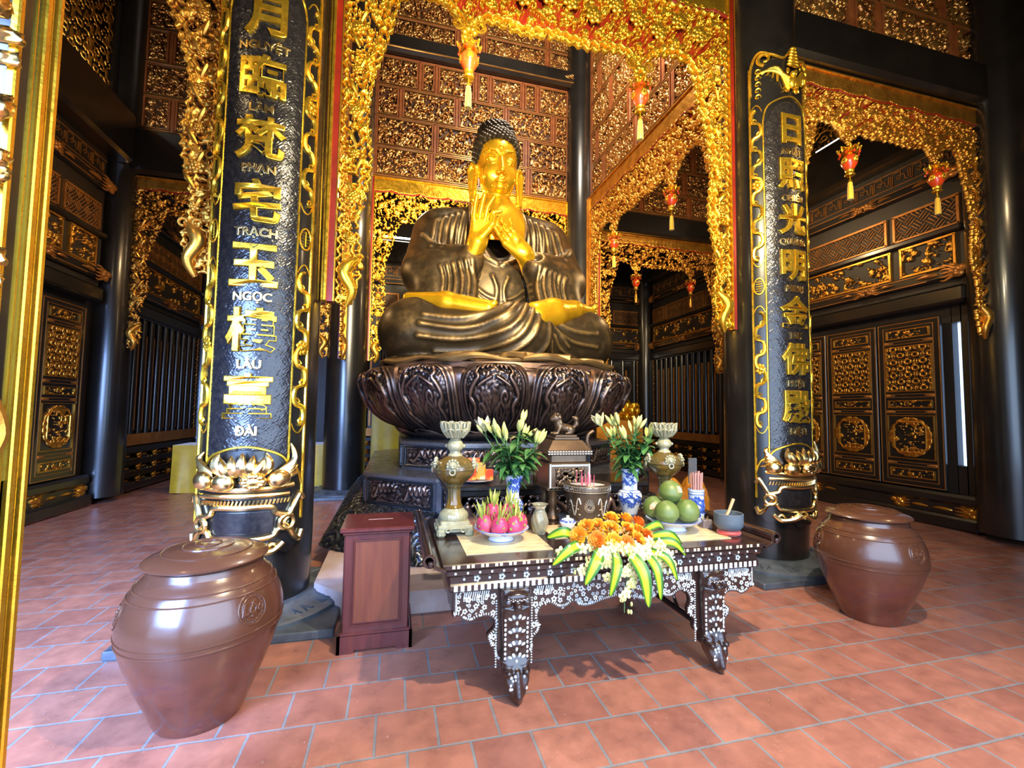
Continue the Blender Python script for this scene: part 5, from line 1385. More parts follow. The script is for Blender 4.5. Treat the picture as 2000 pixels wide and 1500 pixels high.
# ------------------------------------------------------------------ big lidded jars
def jar_mat():
    m, nt, b = newmat('brown_glaze')
    n = noise(nt, 3.2, 6, .6, stretch=(1, 1, 2.2)); n2 = noise(nt, 70, 3)
    r = ramp(nt, n.outputs['Fac'], [(.30, (.070, .020, .013)), (.50, (.120, .034, .019)), (.63, (.095, .028, .024)), (.76, (.28, .11, .03))])
    tc = N(nt, 'ShaderNodeTexCoord'); sp = N(nt, 'ShaderNodeSeparateXYZ'); nt.links.new(tc.outputs['Object'], sp.inputs[0])
    rz = ramp(nt, sp.outputs['Z'], [(.30, (0, 0, 0)), (.50, (1, 1, 1))])
    mx = N(nt, 'ShaderNodeMix', data_type='RGBA'); mx.inputs[7].default_value = (.088, .032, .016, 1)
    nt.links.new(rz.outputs[0], mx.inputs[0]); nt.links.new(r.outputs[0], mx.inputs[6]); nt.links.new(mx.outputs[2], b.inputs['Base Color'])
    r2 = ramp(nt, n.outputs['Fac'], [(.3, (.16,)*3), (.75, (.36,)*3)]); nt.links.new(r2.outputs[0], b.inputs['Roughness'])
    b.inputs['Coat Weight'].default_value = .45; b.inputs['Coat Roughness'].default_value = .10
    bump(nt, b, n2.outputs['Fac'], .08, .003); return m
M['jar'] = jar_mat()
def jar(x, y, label, ang):
    t = thing('lidded_jar', label, 'jar', (x, y, 0), group='big brown jars')
    prof = spline([(.185, 0), (.20, .012), (.235, .10), (.295, .24), (.350, .40), (.370, .50), (.358, .59), (.320, .68), (.275, .735), (.262, .752)], 8)
    b = MB(); b.lathe([tuple(p) for p in prof]+[(.262, .775), (.255, .785), (.2, .785)], 72); b.build('body', M['jar'], t)
    rz = lambda z: np.interp(z, prof[:, 1], prof[:, 0])
    for z in (.455, .485, .665, .700): 
        b = MB(); b.tube([((rz(z)+.001)*cos(a), (rz(z)+.001)*sin(a), z) for a in np.linspace(0, 2*pi, 73)[:-1]], .0042, 6, closed=True); b.build('raised_ring', M['jar'], t)
    b = MB(); b.lathe([(.2, .786), (.258, .787), (.284, .800), (.286, .808), (.27, .822), (.20, .846), (.12, .860), (.118, .866), (.10, .868), (.06, .868), (.05, .872), (0, .873)], 72)
    for r, z in ((.205, .846), (.115, .865), (.06, .871)): b.tube([(r*cos(a), r*sin(a), z) for a in np.linspace(0, 2*pi, 61)[:-1]], .0035, 6, closed=True)
    b.build('lid', M['jar'], t)
    for k in range(3):
        a0 = ang+k*2*pi/3; zc = .595; R0 = .070
        def wrap(V, a0=a0):
            V = np.asarray(V); z = zc+V[:, 1]; r = rz(z)+V[:, 2]; a = a0+V[:, 0]/.35
            return np.stack([r*np.cos(a), r*np.sin(a), z], 1)
        q = MB(); aa = np.linspace(0, 2*pi, 41)[:-1]
        q.tube([(R0*cos(a), R0*sin(a), .001) for a in aa], .0045, 6, closed=True); q.tube([(R0*.76*cos(a), R0*.76*sin(a), .001) for a in aa], .003, 6, closed=True)
        for i in range(30): q.ell((R0*.88*cos(i*.2094), R0*.88*sin(i*.2094), .001), (.0035, .0035, .003), 6, 4)
        Vt, Ft = text_mesh('Lộc', .072, .003, .002, .35, .001); Vt = Vt.copy(); mn, mx = Vt.min(0), Vt.max(0); Vt[:, :2] -= (mn+mx)[:2]/2; Vt[:, 2] += .002
        q.add(Vt, Ft)
        mesh('round_emblem', wrap(np.concatenate(q.V)), q.F, M['jar'], t, True, 40)
    return t
aL = math.atan2(-2.78, .944); jar(-.944, 2.78, 'big brown glazed lidded jar in the left foreground, before the left couplet column', aL+RAD(34))
aR = math.atan2(-2.857, -3.738); jar(3.738, 2.857, 'big brown glazed lidded jar on the right, before the right couplet column', aR+RAD(53))

# ------------------------------------------------------------------ wooden offering box
M['redwood'] = mat('red_polished_wood', (.070, .011, .012), (.105, .019, .015), rough=.25, scale=4, coat=.4, stretch=(4, 4, .5))
M['redpanel'] = mat('orange_brown_wood', (.12, .028, .014), (.17, .045, .018), rough=.3, scale=5, coat=.3, stretch=(5, 5, .4))
ob = thing('offering_box', 'reddish brown wooden offering box with a coin slot, left of the altar table', 'offering box', (-.085, 3.41, 0))
b = MB(); b.box((0, 0, .44), (.42, .38, .68), bev=.004); b.build('body', M['redwood'], ob, smooth=False)
b = MB(); b.box((0, 0, .792), (.485, .445, .030), bev=.008); b.box((0, 0, .768), (.45, .41, .02), bev=.005); top = b.build('lid', M['redwood'], ob, smooth=False)
b = MB(); b.box((.01, .02, .8075), (.17, .010, .002)); b.build('coin_slot', mat('slot_edge', (.35, .20, .15), rough=.4), top, smooth=False)
b = MB(); b.prism([(-.24, 0), (-.14, 0), (-.13, .02), (.13, .02), (.14, 0), (.24, 0), (.24, .11), (-.24, .11)], -.215, -.195)
for s in (-1, 1): b.box((s*.23, 0, .055), (.02, .43, .11))
b.box((0, .205, .055), (.48, .02, .11)); b.box((0, 0, .118), (.455, .41, .022), bev=.006); b.build('plinth', M['redwood'], ob, smooth=False)
for (an, w) in ((0, .42), (pi/2, .38), (-pi/2, .38)):
    b = MB(); b.T = Matrix.Rotation(an, 4, 'Z') @ Matrix.Translation((0, -.192 if an == 0 else -.212, 0))
    b.box((0, .002, .45), (w-.12, .008, .54)); b.build('door_panel', M['redpanel'], ob, smooth=False)
    b = MB(); b.T = Matrix.Rotation(an, 4, 'Z') @ Matrix.Translation((0, -.192 if an == 0 else -.212, 0))
    for r0 in (0, .014):
        for z in (.17+r0, .73-r0): b.box((0, -.004, z), (w-.10-2*r0, .008, .007), bev=.002)
        for s in (-1, 1): b.box((s*((w-.10)/2-r0), -.004, .45), (.007, .008, .56-2*r0), bev=.002)
    b.build('panel_beading', M['redwood'], ob, smooth=False)

# ------------------------------------------------------------------ ceramics and altar pieces
M['celadon'] = mat('amber_celadon_glaze', (.15, .080, .010), (.095, .070, .025), rough=.12, scale=7, coat=.6, lo=.4, hi=.6)
M['celpale'] = mat('pale_celadon', (.38, .35, .21), (.26, .24, .13), rough=.2, scale=25, coat=.5)
def candlestick(x, y, label):
    t = thing('ceramic_candlestick', label, 'candlestick', (x, y, TZ), group='ceramic candlesticks')
    b = MB(); b.box((0, 0, .085), (.20, .20, .03), bev=.008); b.box((0, 0, .062), (.235, .235, .03), bev=.008)
    for sx in (-1, 1):
        for sy in (-1, 1): b.box((sx*.095, sy*.095, .028), (.06, .06, .056), bev=.015)
    b.box((0, 0, .045), (.20, .20, .03))
    for s in (-1, 1):
        for k in (-1, 1):
            b.tube([(k*.05+.022*(1-.1*a)*cos(a), s*.122, .045+.018*(1-.1*a)*sin(a)) for a in np.linspace(0, 6, 14)], .006, 5)
            b.tube([(s*.122, k*.05+.022*(1-.1*a)*cos(a), .045+.018*(1-.1*a)*sin(a)) for a in np.linspace(0, 6, 14)], .006, 5)
    b.build('square_foot', M['celpale'], t, smooth=True, angle=30)
    b = MB(); b.lathe([(.095, .10), (.100, .115), (.092, .145), (.066, .168), (.062, .175)], 72, rfun=lambda a, z: 1+.05*abs(cos(12*a))); b.build('gadrooned_dome', M['celpale'], t)
    b = MB(); b.lathe([(.062, .175), (.066, .18), (.060, .185), (.050, .21), (.045, .25), (.046, .31), (.058, .322), (.060, .332), (.052, .34)], 40)
    b.build('stem', M['celadon'], t)
    b = MB(); b.lathe([tuple(p) for p in spline([(.052, .335), (.09, .36), (.130, .405), (.140, .44), (.139, .45), (.128, .478), (.085, .515), (.052, .532)], 6)], 48); b.tube([(.141*cos(a), .141*sin(a), .445) for a in np.linspace(0, 2*pi, 49)[:-1]], .005, 6, closed=True)
    bowl = b.build('bowl', M['celadon'], t)
    for k in range(4):
        a = -1.80+k*pi/2; q = MB(); q.T = Matrix.Rotation(a+pi/2, 4, 'Z')
        q.ell((0, -.135, .475), (.032, .022, .030), 12, 8)
        for i in range(11): q.ell((.036*cos(i*.57), -.132, .478+.034*sin(i*.57)), (.012, .014, .012), 7, 5)
        for s in (-1, 1): q.ell((s*.012, -.155, .482), (.007, .006, .007), 6, 5)
        q.ell((0, -.158, .468), (.013, .012, .009), 8, 6); q.tube([(.018*cos(w), -.155, .435+.018*sin(w)) for w in np.linspace(0, 2*pi, 19)[:-1]], .005, 6, closed=True)
        q.build('lion_mask', M['celpale'], bowl)
    b = MB(); b.lathe([(.052, .53), (.050, .54), (.038, .55), (.038, .565), (.056, .585), (.058, .61), (.045, .635), (.036, .642), (.040, .65), (.034, .658)], 48, rfun=lambda a, z: 1+(.04*abs(cos(10*a)) if .565 < z < .62 else 0))
    for k in range(2): b.ell((.06*cos(k*pi-.3), .06*sin(k*pi-.3), .60), (.014, .014, .014), 8, 6)
    b.build('neck', M['celpale'], t)
    b = MB(); b.lathe([(.034, .655), (.06, .665), (.082, .695), (.088, .735), (.093, .755), (.084, .75), (.075, .70), (.03, .675)], 48, cap=False)
    for row, (n, z0, z1, r0, r1) in enumerate(((9, .66, .72, .055, .094), (9, .70, .768, .086, .100))):
        for k in range(n):
            a = 2*pi*(k+.5*row)/n
            for s in (-1, 0, 1):
                pts = [(r*cos(a+s*.30*w), r*sin(a+s*.30*w), z) for r, z, w in ((r0, z0, .8), ((r0+r1)/2+.004, (z0*.55+z1*.45), 1), (r1, z0*.15+z1*.85, .8), (r1+.002, z1, .1))]
                b.tube(spline(pts, 4), .0055 if s else .009, 6)
    b.build('lotus_cup', M['celpale'], t)
    return t
candlestick(.417, 3.17, 'tall olive ceramic candlestick at the left end of the altar table')
candlestick(2.150, 3.28, 'tall olive ceramic candlestick behind the green pomelos at the right')

def blue_white():
    m, nt, b = newmat('blue_white_porcelain')
    n = noise(nt, 16, 4, .65); r = ramp(nt, n.outputs['Fac'], [(.50, (.70, .76, .80)), (.54, (.07, .12, .42)), (.60, (.03, .05, .30)), (.64, (.70, .76, .80))])
    tc = N(nt, 'ShaderNodeTexCoord'); sp = N(nt, 'ShaderNodeSeparateXYZ'); nt.links.new(tc.outputs['Object'], sp.inputs[0])
    nt.links.new(r.outputs[0], b.inputs['Base Color']); b.inputs['Roughness'].default_value = .12; b.inputs['Coat Weight'].default_value = .5
    return m
M['bw'] = blue_white()
M['porcelain'] = mat('white_porcelain', (.74, .77, .78), (.68, .72, .75), rough=.12, scale=4, coat=.5)
M['cobalt'] = mat('cobalt_line', (.04, .09, .38), rough=.2, coat=.4)
def scene_marks(q, rf, z0, z1, a_list, sc=1.0, seed=1):
    """painted figures and foliage as thin raised strokes on a turned wall"""
    rng = random.Random(seed)
    for a in a_list:
        for k in range(9):
            aa = a+rng.uniform(-.35, .35); z = rng.uniform(z0, z1); r = rf(z)+.0006
            L = rng.uniform(.01, .03)*sc
            pts = [(( rf(z+L*tt)+.0008)*cos(aa+.25*sin(tt*3+k)), (rf(z+L*tt)+.0008)*sin(aa+.25*sin(tt*3+k)), z+L*tt) for tt in np.linspace(0, 1, 6)]
            q.tube(pts, rng.uniform(.002, .005)*sc, 5)
def flared_vase(x, y, label):
    t = thing('porcelain_vase', label, 'vase', (x, y, TZ)); prof = spline([(.055, 0), (.06, .01), (.066, .05), (.078, .10), (.070, .14), (.050, .17), (.046, .20), (.052, .26), (.066, .31), (.088, .345), (.094, .352)], 6)
    b = MB(); b.lathe([tuple(p) for p in prof]+[(.088, .352), (.06, .31), (.045, .25)], 44); b.build('body', M['porcelain'], t)
    rf = lambda z: float(np.interp(z, prof[:, 1], prof[:, 0])); q = MB()
    for z in (.012, .145, .172, .345): q.tube([((rf(z)+.0005)*cos(a), (rf(z)+.0005)*sin(a), z) for a in np.linspace(0, 2*pi, 41)[:-1]], .0022, 5, closed=True)
    scene_marks(q, rf, .21, .30, [-2.2, -1.6, -1.0, .3, 1.7], 1.5, 3); scene_marks(q, rf, .05, .12, [-2.3, -1.5, -.7, .9], 1.3, 4)
    q.build('painted_scene', M['cobalt'], t); return t
def necked_vase(x, y, label):
    t = thing('porcelain_vase', label, 'vase', (x, y, TZ)); prof = spline([(.055, 0), (.06, .01), (.075, .06), (.098, .14), (.100, .165), (.085, .195), (.066, .205), (.062, .23), (.066, .30), (.076, .365), (.084, .385)], 6)
    b = MB(); b.lathe([tuple(p) for p in prof]+[(.078, .385), (.055, .30), (.05, .24)], 44); b.build('body', M['porcelain'], t)
    rf = lambda z: float(np.interp(z, prof[:, 1], prof[:, 0])); q = MB()
    for z in (.012, .19, .208, .38): q.tube([((rf(z)+.0005)*cos(a), (rf(z)+.0005)*sin(a), z) for a in np.linspace(0, 2*pi, 41)[:-1]], .0022, 5, closed=True)
    scene_marks(q, rf, .24, .34, [-2.5, -1.9, -1.3, .3], 1.5, 5); scene_marks(q, rf, .07, .16, [-2.6, -2.0, -1.4, .4], 1.6, 6)
    q.build('painted_scene', M['cobalt'], t); return t
flared_vase(.92, 3.46, 'blue and white flared vase holding lilies, behind the dragon fruit')
necked_vase(1.925, 3.44, 'blue and white vase with bulging base holding lilies, behind the pomelos')

M['leaf'] = mat('lily_leaf', (.035, .115, .030), (.07, .19, .045), rough=.4, scale=10)
M['stem'] = mat('green_stem', (.08, .19, .05), rough=.5)
M['bud'] = mat('lily_bud', (.48, .52, .11), (.62, .60, .26), rough=.4, scale=14)
M['petalw'] = mat('cream_petal', (.72, .66, .42), (.62, .56, .28), rough=.45, scale=20)
def blade(mb, base, d, L, w, bend, nrm, n=8, fold=.15):
    """leaf blade: base point, direction, length, width, downward bend"""
    base = np.array(base, float); d = np.array(d, float); d /= np.linalg.norm(d); nrm = np.array(nrm, float)
    side = np.cross(d, nrm); side /= np.linalg.norm(side)+1e-9; up = np.cross(side, d); rows = []
    for t in np.linspace(0, 1, n):
        c = base+d*L*t-np.array((0, 0, 1))*bend*L*t*t; ww = w*math.sin(pi*min(1, t*.93+.06))**.8
        rows.append([c-side*ww+up*fold*ww, c-side*ww*.4, c, c+side*ww*.4, c+side*ww+up*fold*ww])
    mb.grid(np.array(rows))
def lily_bouquet(x, y, z, label, seed, R0, H0, nb, lean=0):
    rng = random.Random(seed); t = thing('lily_bouquet', label, 'flowers', (x, y, z), group='lily bouquets')
    S_, Lf = MB(), MB(); buds = []
    for i in range(11):
        a = i*2.4; r = R0*math.sqrt((i+.5)/11); top = (r*cos(a)+lean, r*sin(a)*.8, H0*rng.uniform(.60, .90)-.45*r)
        path = spline([(.02*cos(a), .02*sin(a), -.18), (.3*top[0], .3*top[1], .05), top], 6); S_.tube(path, .0055, 6)
        for k in range(20):
            f = rng.uniform(.40, .95); p = path[int(f*(len(path)-1))]; aa = rng.random()*6.28
            blade(Lf, p, (cos(aa), sin(aa), rng.uniform(-.1, .9)), rng.uniform(.10, .17), rng.uniform(.020, .031), rng.uniform(.2, .8), (0, 0, 1))
        for k in range(3):
            aa = a+rng.uniform(-1.2, 1.2); d = Vector((cos(aa)*rng.uniform(.1, .7), sin(aa)*rng.uniform(.1, .7), rng.uniform(.6, 1))).normalized()
            e = np.array(top)+np.array(d)*.06; S_.tube([top, tuple(e)], .0035, 5); buds.append((e, d, rng.uniform(.085, .125)))
    S_.build('stems', M['stem'], t); Lf.build('leaves', M['leaf'], t)
    for e, d, L in buds[:nb]:
        q = MB(); P = [np.array(e)+np.array(d)*L*s for s in np.linspace(0, 1, 9)]
        q.tube(P, L*np.array([.05, .10, .135, .15, .155, .145, .115, .07, .015]), 9); q.build('bud', M['bud'], t)
    # a few buds just opening
    for k in range(2):
        e, d, L = buds[nb % len(buds)-1-k]; q = MB()
        for i in range(6):
            a = i*1.047; side = Vector((cos(a), sin(a), .3)); dd = (Vector(d)*1.0+side*.55).normalized(); blade(q, e, dd, L*1.25, .022, .15, tuple(side), 7)
        q.build('open_lily', M['petalw'], t)
    return t
lily_bouquet(.92, 3.46, TZ+.352, 'lily bouquet with green and cream buds in the flared vase', 2, .24, .43, 30)
lily_bouquet(1.925, 3.44, TZ+.385, 'lily bouquet with upright yellow-green buds in the vase behind the pomelos', 7, .23, .44, 30)

# footed plates with fruit
def plate(x, y, label, r=.185):
    t = thing('footed_plate', label, 'plate', (x, y, TZ+.004), group='blue and white footed plates')
    b = MB(); b.lathe([(.085*r/.185, 0), (.088*r/.185, .004), (.075*r/.185, .028), (.08*r/.185, .034), (.15*r/.185, .058), (r, .085), (r-.006, .088), (.14*r/.185, .064), (.04, .044), (0, .042)], 48)
    o = b.build('dish', M['porcelain'], t); q = MB()
    for rr, z in ((.0865*r/.185, .006), (r-.002, .087)): q.tube([(rr*cos(a), rr*sin(a), z) for a in np.linspace(0, 2*pi, 49)[:-1]], .0022, 5, closed=True)
    for k in range(7):
        a = k*.9; 
        for i in range(4):
            aa = a+.08*i; rr = .165*r/.185-.003*i; q.tube([(rr*cos(aa+w), rr*sin(aa+w), .066+.004*sin(w*30)-.0*i) for w in np.linspace(0, .12, 5)], .0022, 5)
    q.build('painted_rim', M['cobalt'], o); return t
plate(.700, 2.93, 'blue and white footed plate under the pink dragon fruit', .183)
plate(1.985, 2.92, 'blue and white footed plate under the green pomelos', .195)
M['dragon'] = mat('pink_fruit_skin', (.46, .022, .11), (.55, .07, .12), rough=.38, scale=9)
M['scale'] = mat('fruit_scale', (.25, .36, .05), (.55, .48, .10), rough=.45, scale=18)
df0 = None
def dragon_fruit(x, y, z, label, tilt=(0, 0, 0)):
    global df0
    if df0 is not None:
        t = copy_tree(df0); t['label'] = label
    else:
        t = thing('dragon_fruit', label, 'dragon fruit', (0, 0, 0), group='dragon fruit on the plate'); df0 = t
        b = MB(); b.lathe([tuple(p) for p in spline([(.005, -.058), (.035, -.052), (.054, -.015), (.053, .02), (.036, .05), (.015, .062)], 5)], 24); b.build('flesh', M['dragon'], t)
        q = MB()
        for row, (zz, n, L) in enumerate(((-.03, 3, .022), (-.002, 4, .028), (.026, 4, .036), (.046, 5, .06))):
            for k in range(n):
                a = 2*pi*(k+.5*row)/n; r = .050 if row < 3 else .036; blade(q, (r*cos(a), r*sin(a), zz), (cos(a)*.55, sin(a)*.55, 1), L, .009, -.0, (cos(a), sin(a), 0), 6)
        for k in range(7):
            a = k*.9; blade(q, (.012*cos(a), .012*sin(a), .055), (cos(a)*.30, sin(a)*.30, 1), .11, .008, .05, (cos(a), sin(a), 0), 7)
        q.build('scales', M['scale'], t)
    t.location = (x, y, z); t.rotation_euler = tilt
zf = TZ+.105
for a in ((.585, 2.90, zf+.008, 'pink dragon fruit at the left edge of its plate', (0, -.25, 0)), (.668, 2.845, zf+.004, 'pink dragon fruit at the front of the plate, second from the left', (.2, 0, 1)), (.768, 2.845, zf+.004, 'pink dragon fruit at the front right of the plate', (.2, .2, 2)), (.825, 2.94, zf+.008, 'pink dragon fruit at the right edge of its plate', (0, .3, 3)),
          (.650, 2.99, zf+.062, 'raised pink dragon fruit at the back left of the plate', (-.1, -.05, 4)), (.765, 2.99, zf+.060, 'raised pink dragon fruit at the back right of the plate', (-.1, .1, 5))): dragon_fruit(*a)
M['pomelo'] = mat('pomelo_peel', (.095, .155, .030), (.16, .20, .05), rough=.42, scale=5, bmp=.25, bscale=160, bdist=.002)
M['sticker'] = mat('paper_sticker', (.72, .55, .35), (.70, .30, .14), rough=.6, scale=45, lo=.48, hi=.56)
pm0 = None
def pomelo(x, y, z, label, rot, stick=False):
    global pm0
    if pm0 is None:
        t = thing('pomelo', label, 'pomelo', (0, 0, 0), group='pomelos on the plate'); pm0 = t
        b = MB(); b.lathe([tuple(p) for p in spline([(.004, -.074), (.045, -.068), (.080, -.03), (.085, .0), (.076, .035), (.05, .066), (.022, .080), (.012, .082), (.003, .078)], 5)], 32); b.build('peel', M['pomelo'], t)
    else: t = copy_tree(pm0); t['label'] = label
    for c in list(t.children):
        if c.name.startswith('sticker'): bpy.data.objects.remove(c)
    t.location = (x, y, z); t.rotation_euler = rot
    return t
zp = TZ+.145
P4 = [pomelo(1.895, 2.865, zp, 'green pomelo at the front left of the plate', (0, 0, 0)), pomelo(2.072, 2.875, zp, 'green pomelo at the right of the plate, showing its pointed top', (.3, .2, 0)),
      pomelo(1.905, 3.035, zp, 'green pomelo at the back left of the plate, with a sticker', (0, -.2, 0)), pomelo(1.995, 2.965, zp+.125, 'green pomelo on top of the pile, with a square sticker', (0, .1, 0))]
pomelo(2.07, 3.04, zp, 'green pomelo hidden at the back of the pile', (0, 0, 1))
for t, az_, el in ((P4[2], -2.25, .45), (P4[3], -1.25, .40)):
    U = np.linspace(-.3, .3, 7); G = np.array([[((.0865-.006*abs(el+q))*cos(el+q)*cos(az_+p), (.0865)*cos(el+q)*sin(az_+p), .079*sin(el+q)) for q in U] for p in U]); 
    q = MB(); q.grid(G); q.build('sticker', M['sticker'], t)

# incense pot with silver inlay
M['bronze'] = mat('brown_bronze', (.135, .085, .045), (.085, .050, .028), rough=.32, metal=.65, scale=6, bmp=.1)
M['silver'] = mat('silver_inlay', (.72, .66, .55), rough=.3, metal=.8)
M['ash'] = mat('incense_ash', (.52, .50, .48), (.38, .36, .35), rough=.9, scale=60, bmp=.5)
M['incense'] = mat('pink_incense', (.70, .10, .16), rough=.6)
ip = thing('incense_pot', 'round brown incense pot with silver dragons and sun, full of pale ash', 'incense pot', (1.45, 3.24, TZ))
prof = [(.150, 0), (.158, .01), (.160, .03), (.150, .05), (.158, .15), (.166, .24), (.166, .245)]
b = MB(); b.lathe(prof+[(.176, .25), (.178, .30), (.172, .308), (.155, .308), (.152, .285), (.0, .285)], 64); b.build('pot_wall', M['bronze'], ip)
b = MB(); b.lathe([(.153, .286), (.10, .293), (.0, .296)], 40, cap=False); b.build('ash_bed', M['ash'], ip)
q = MB()
for z in (.256, .296): q.tube([(.1785*cos(a), .1785*sin(a), z) for a in np.linspace(0, 2*pi, 65)[:-1]], .002, 4, closed=True)
for k in range(22):
    a = 2*pi*k/22; q.tube([(.179*cos(a+w), .179*sin(a+w), z) for w, z in ((0, .262), (0, .290), (.2, .290), (.2, .270), (.1, .270), (.1, .280))], .0016, 4)
ac = math.atan2(-3.24, -1.45)+.12
def onpot(u, z): r = float(np.interp(z, [p[1] for p in prof], [p[0] for p in prof]))+.001; a = ac+u/.16; return (r*cos(a), r*sin(a), z)
q.tube([onpot(.020*cos(a), .15+.020*sin(a)) for a in np.linspace(0, 2*pi, 21)[:-1]], .003, 5, closed=True)
q.tube([onpot(.010*sin(a*2)*.9, .15+.018*cos(a)) for a in np.linspace(0, pi, 9)], .0025, 5)
for k in range(18):
    a = k*.349; q.tube([onpot(.025*cos(a), .15+.025*sin(a)), onpot(.040*cos(a+.1), .15+(.040+.02*max(0, sin(a)))*sin(a+.1))], .003, 5)
for s in (-1, 1):
    q.tube([onpot(s*(.065+.10*t), .15+.05*sin(t*9)+.02*cos(t*5)) for t in np.linspace(0, 1, 24)], np.linspace(.006, .003, 24), 5)
    for k in range(12): q.tube([onpot(s*(.07+.011*k), .09+.04*((k*7) % 5)/2), onpot(s*(.082+.011*k), .095+.04*((k*7) % 5)/2)], .0025, 4)
for k in range(26): q.tube([onpot(-.25+.02*k+.009*cos(a), .035+.009*sin(a)) for a in np.linspace(0, 3.1, 6)], .0018, 4)
q.build('silver_inlay', M['silver'], ip)
rng = random.Random(11); s0 = None
for k in range(14):
    x, y = rng.uniform(-.07, .10), rng.uniform(-.08, .06); h = rng.uniform(.05, .10)
    if s0 is None:
        t = thing('incense_stick', 'thin pink incense stub standing in the ash of the round pot', 'incense stick', (0, 0, 0), group='incense stubs in the pot'); s0 = t
        b = MB(); b.tube([(0, 0, -.01), (0, 0, .08)], .0026, 6); b.build('stick', M['incense'], t)
    else: t = copy_tree(s0)
    t.location = (1.45+x, 3.24+y, TZ+.297); t.rotation_euler = (rng.uniform(-.06, .06), rng.uniform(-.06, .06), 0); t.scale = (1, 1, h/.08)

# square bronze censer with a lion on its lid
ce = thing('bronze_censer', 'square bronze censer with a crouching lion on its lid, behind the incense pot', 'censer', (1.36, 3.52, TZ), rz=.0)
b = MB()
for sx in (-1, 1):
    for sy in (-1, 1):
        b.lathe([(.05, 0), (.055, .012), (.045, .03), (.032, .06), (.030, .10), (.040, .13), (.030, .16), (.038, .20), (.05, .235)], 12, (sx*.125, sy*.10, 0))
b.build('lion_legs', M['bronze'], ce)
b = MB(); b.box((0, 0, .335), (.36, .30, .22), bev=.01); b.box((0, 0, .475), (.31, .25, .07), bev=.01); b.box((0, 0, .525), (.38, .32, .04), bev=.012); b.box((0, 0, .24), (.38, .31, .03), bev=.01)
bd = b.build('body', M['bronze'], ce, smooth=False)
relief_panel('relief', -.12, .12, .265, .405, .007, .022, M['bronze'], ce, k=1, scale=.28, solidall=True, y=-.150)
q = MB()
for a, c, z0, z1 in ((-.165, .165, .235, .435),):
    for z in (z0+.01, z1-.01): q.box((0, -.152, z), (c-a, .006, .012))
    for x in (a, c): q.box((x, -.152, (z0+z1)/2), (.012, .006, z1-z0))
    for k in range(11): q.box((-.15+.03*k, -.152, .42), (.018, .006, .006)); q.box((-.15+.03*k, -.152, .25), (.018, .006, .006))
for z in (.515, .535):
    for k in range(16): q.box((-.18+.024*k, -.161, z), (.014, .004, .006))
q.build('key_border', M['silver'], ce, smooth=False)
b = MB(); b.add([(-.18, -.15, .545), (.18, -.15, .545), (.18, .15, .545), (-.18, .15, .545), (-.125, -.10, .62), (.125, -.10, .62), (.125, .10, .62), (-.125, .10, .62)], [(0, 1, 5, 4), (1, 2, 6, 5), (2, 3, 7, 6), (3, 0, 4, 7), (4, 5, 6, 7)]); b.box((0, 0, .632), (.22, .17, .024), bev=.006); b.box((0, 0, .652), (.19, .14, .02), bev=.005)
ld = b.build('lid', M['bronze'], ce, smooth=False)
for s in (-1, 1):
    b = MB(); b.tube(spline([(s*.17, 0, .50), (s*.235, 0, .52), (s*.215, 0, .60), (s*.225, 0, .66), (s*.27, 0, .69)], 6), np.linspace(.022, .014, 25), 8, flat=(0, 1, 0)); b.build('handle', M['bronze'], ce)
def lion(X, Y, Z):
    d = sdC(X, Y, Z, (.055, 0, .045), (-.03, 0, .06), .034, .038)
    d = sm(d, sdC(X, Y, Z, (-.035, 0, .065), (-.065, 0, .12), .032, .028), .02)
    d = sm(d, sdE(X, Y, Z, (-.072, -.0, .135), (.036, .034, .034)), .015); d = sm(d, sdE(X, Y, Z, (-.10, 0, .122), (.02, .022, .018)), .012)
    ay = np.abs(Y)
    d = sm(d, sdE(X, ay, Z, (-.062, .03, .165), (.012, .01, .016)), .008)
    d = sm(d, sdC(X, ay, Z, (-.045, .028, .05), (-.065, .032, .008), .016, .012), .012); d = sm(d, sdC(X, ay, Z, (-.065, .032, .008), (-.095, .032, .008), .012, .012), .008)
    d = sm(d, sdE(X, ay, Z, (.055, .032, .035), (.034, .02, .032)), .012); d = sm(d, sdC(X, ay, Z, (.05, .036, .01), (.01, .038, .008), .014, .012), .01)
    d = sm(d, sdChain(X, Y, Z, [(.085, 0, .05), (.115, 0, .085), (.11, 0, .13), (.08, 0, .145)], [.014, .018, .020, .008], .015), .012)
    for k in range(5): d = sm(d, sdE(X, ay, Z, (-.045+.012*k*.4, .02+.006*(k % 2), .16-.022*k), (.016, .014, .014)), .008)
    return np.maximum(d, -Z)
Vl, Fl = surfnet(lion, (-.15, -.08, -.01), (.16, .08, .20), .005)
o = mesh('lion', Vl, Fl, M['bronze'], ld); o.location = (0, 0, .662)

# small things on the table
M['mat'] = mat('stone_mat', (.70, .54, .30), (.46, .28, .12), rough=.35, scale=5, stretch=(1, 5, 1), lo=.5, hi=.72, coat=.2)
def table_mat(c, d, rz, label):
    b = MB(); b.box((0, 0, .002), (*d, .004)); o = b.build('table_mat', M['mat'], None, smooth=False); o.location = (*c, TZ+.0005); o.rotation_euler.z = rz
    tag(o, label, 'table mat', 'veined table mats')
table_mat((.70, 2.90), (.54, .46), 0, 'veined tan mat under the dragon fruit plate')
table_mat((1.985, 2.89), (.54, .48), 0, 'veined tan mat under the pomelo plate')
table_mat((1.36, 3.05), (.60, .34), 0, 'veined tan mat in the middle, under the small lidded pot and the roses')
def glass_mat(name, col, rough=.05, tr=1.0):
    m, nt, b = newmat(name); b.inputs['Base Color'].default_value = (*col, 1); b.inputs['Transmission Weight'].default_value = tr; b.inputs['Roughness'].default_value = rough; b.inputs['IOR'].default_value = 1.45
    return m
M['glass'] = glass_mat('pressed_glass', (.80, .74, .48), .12, .72)
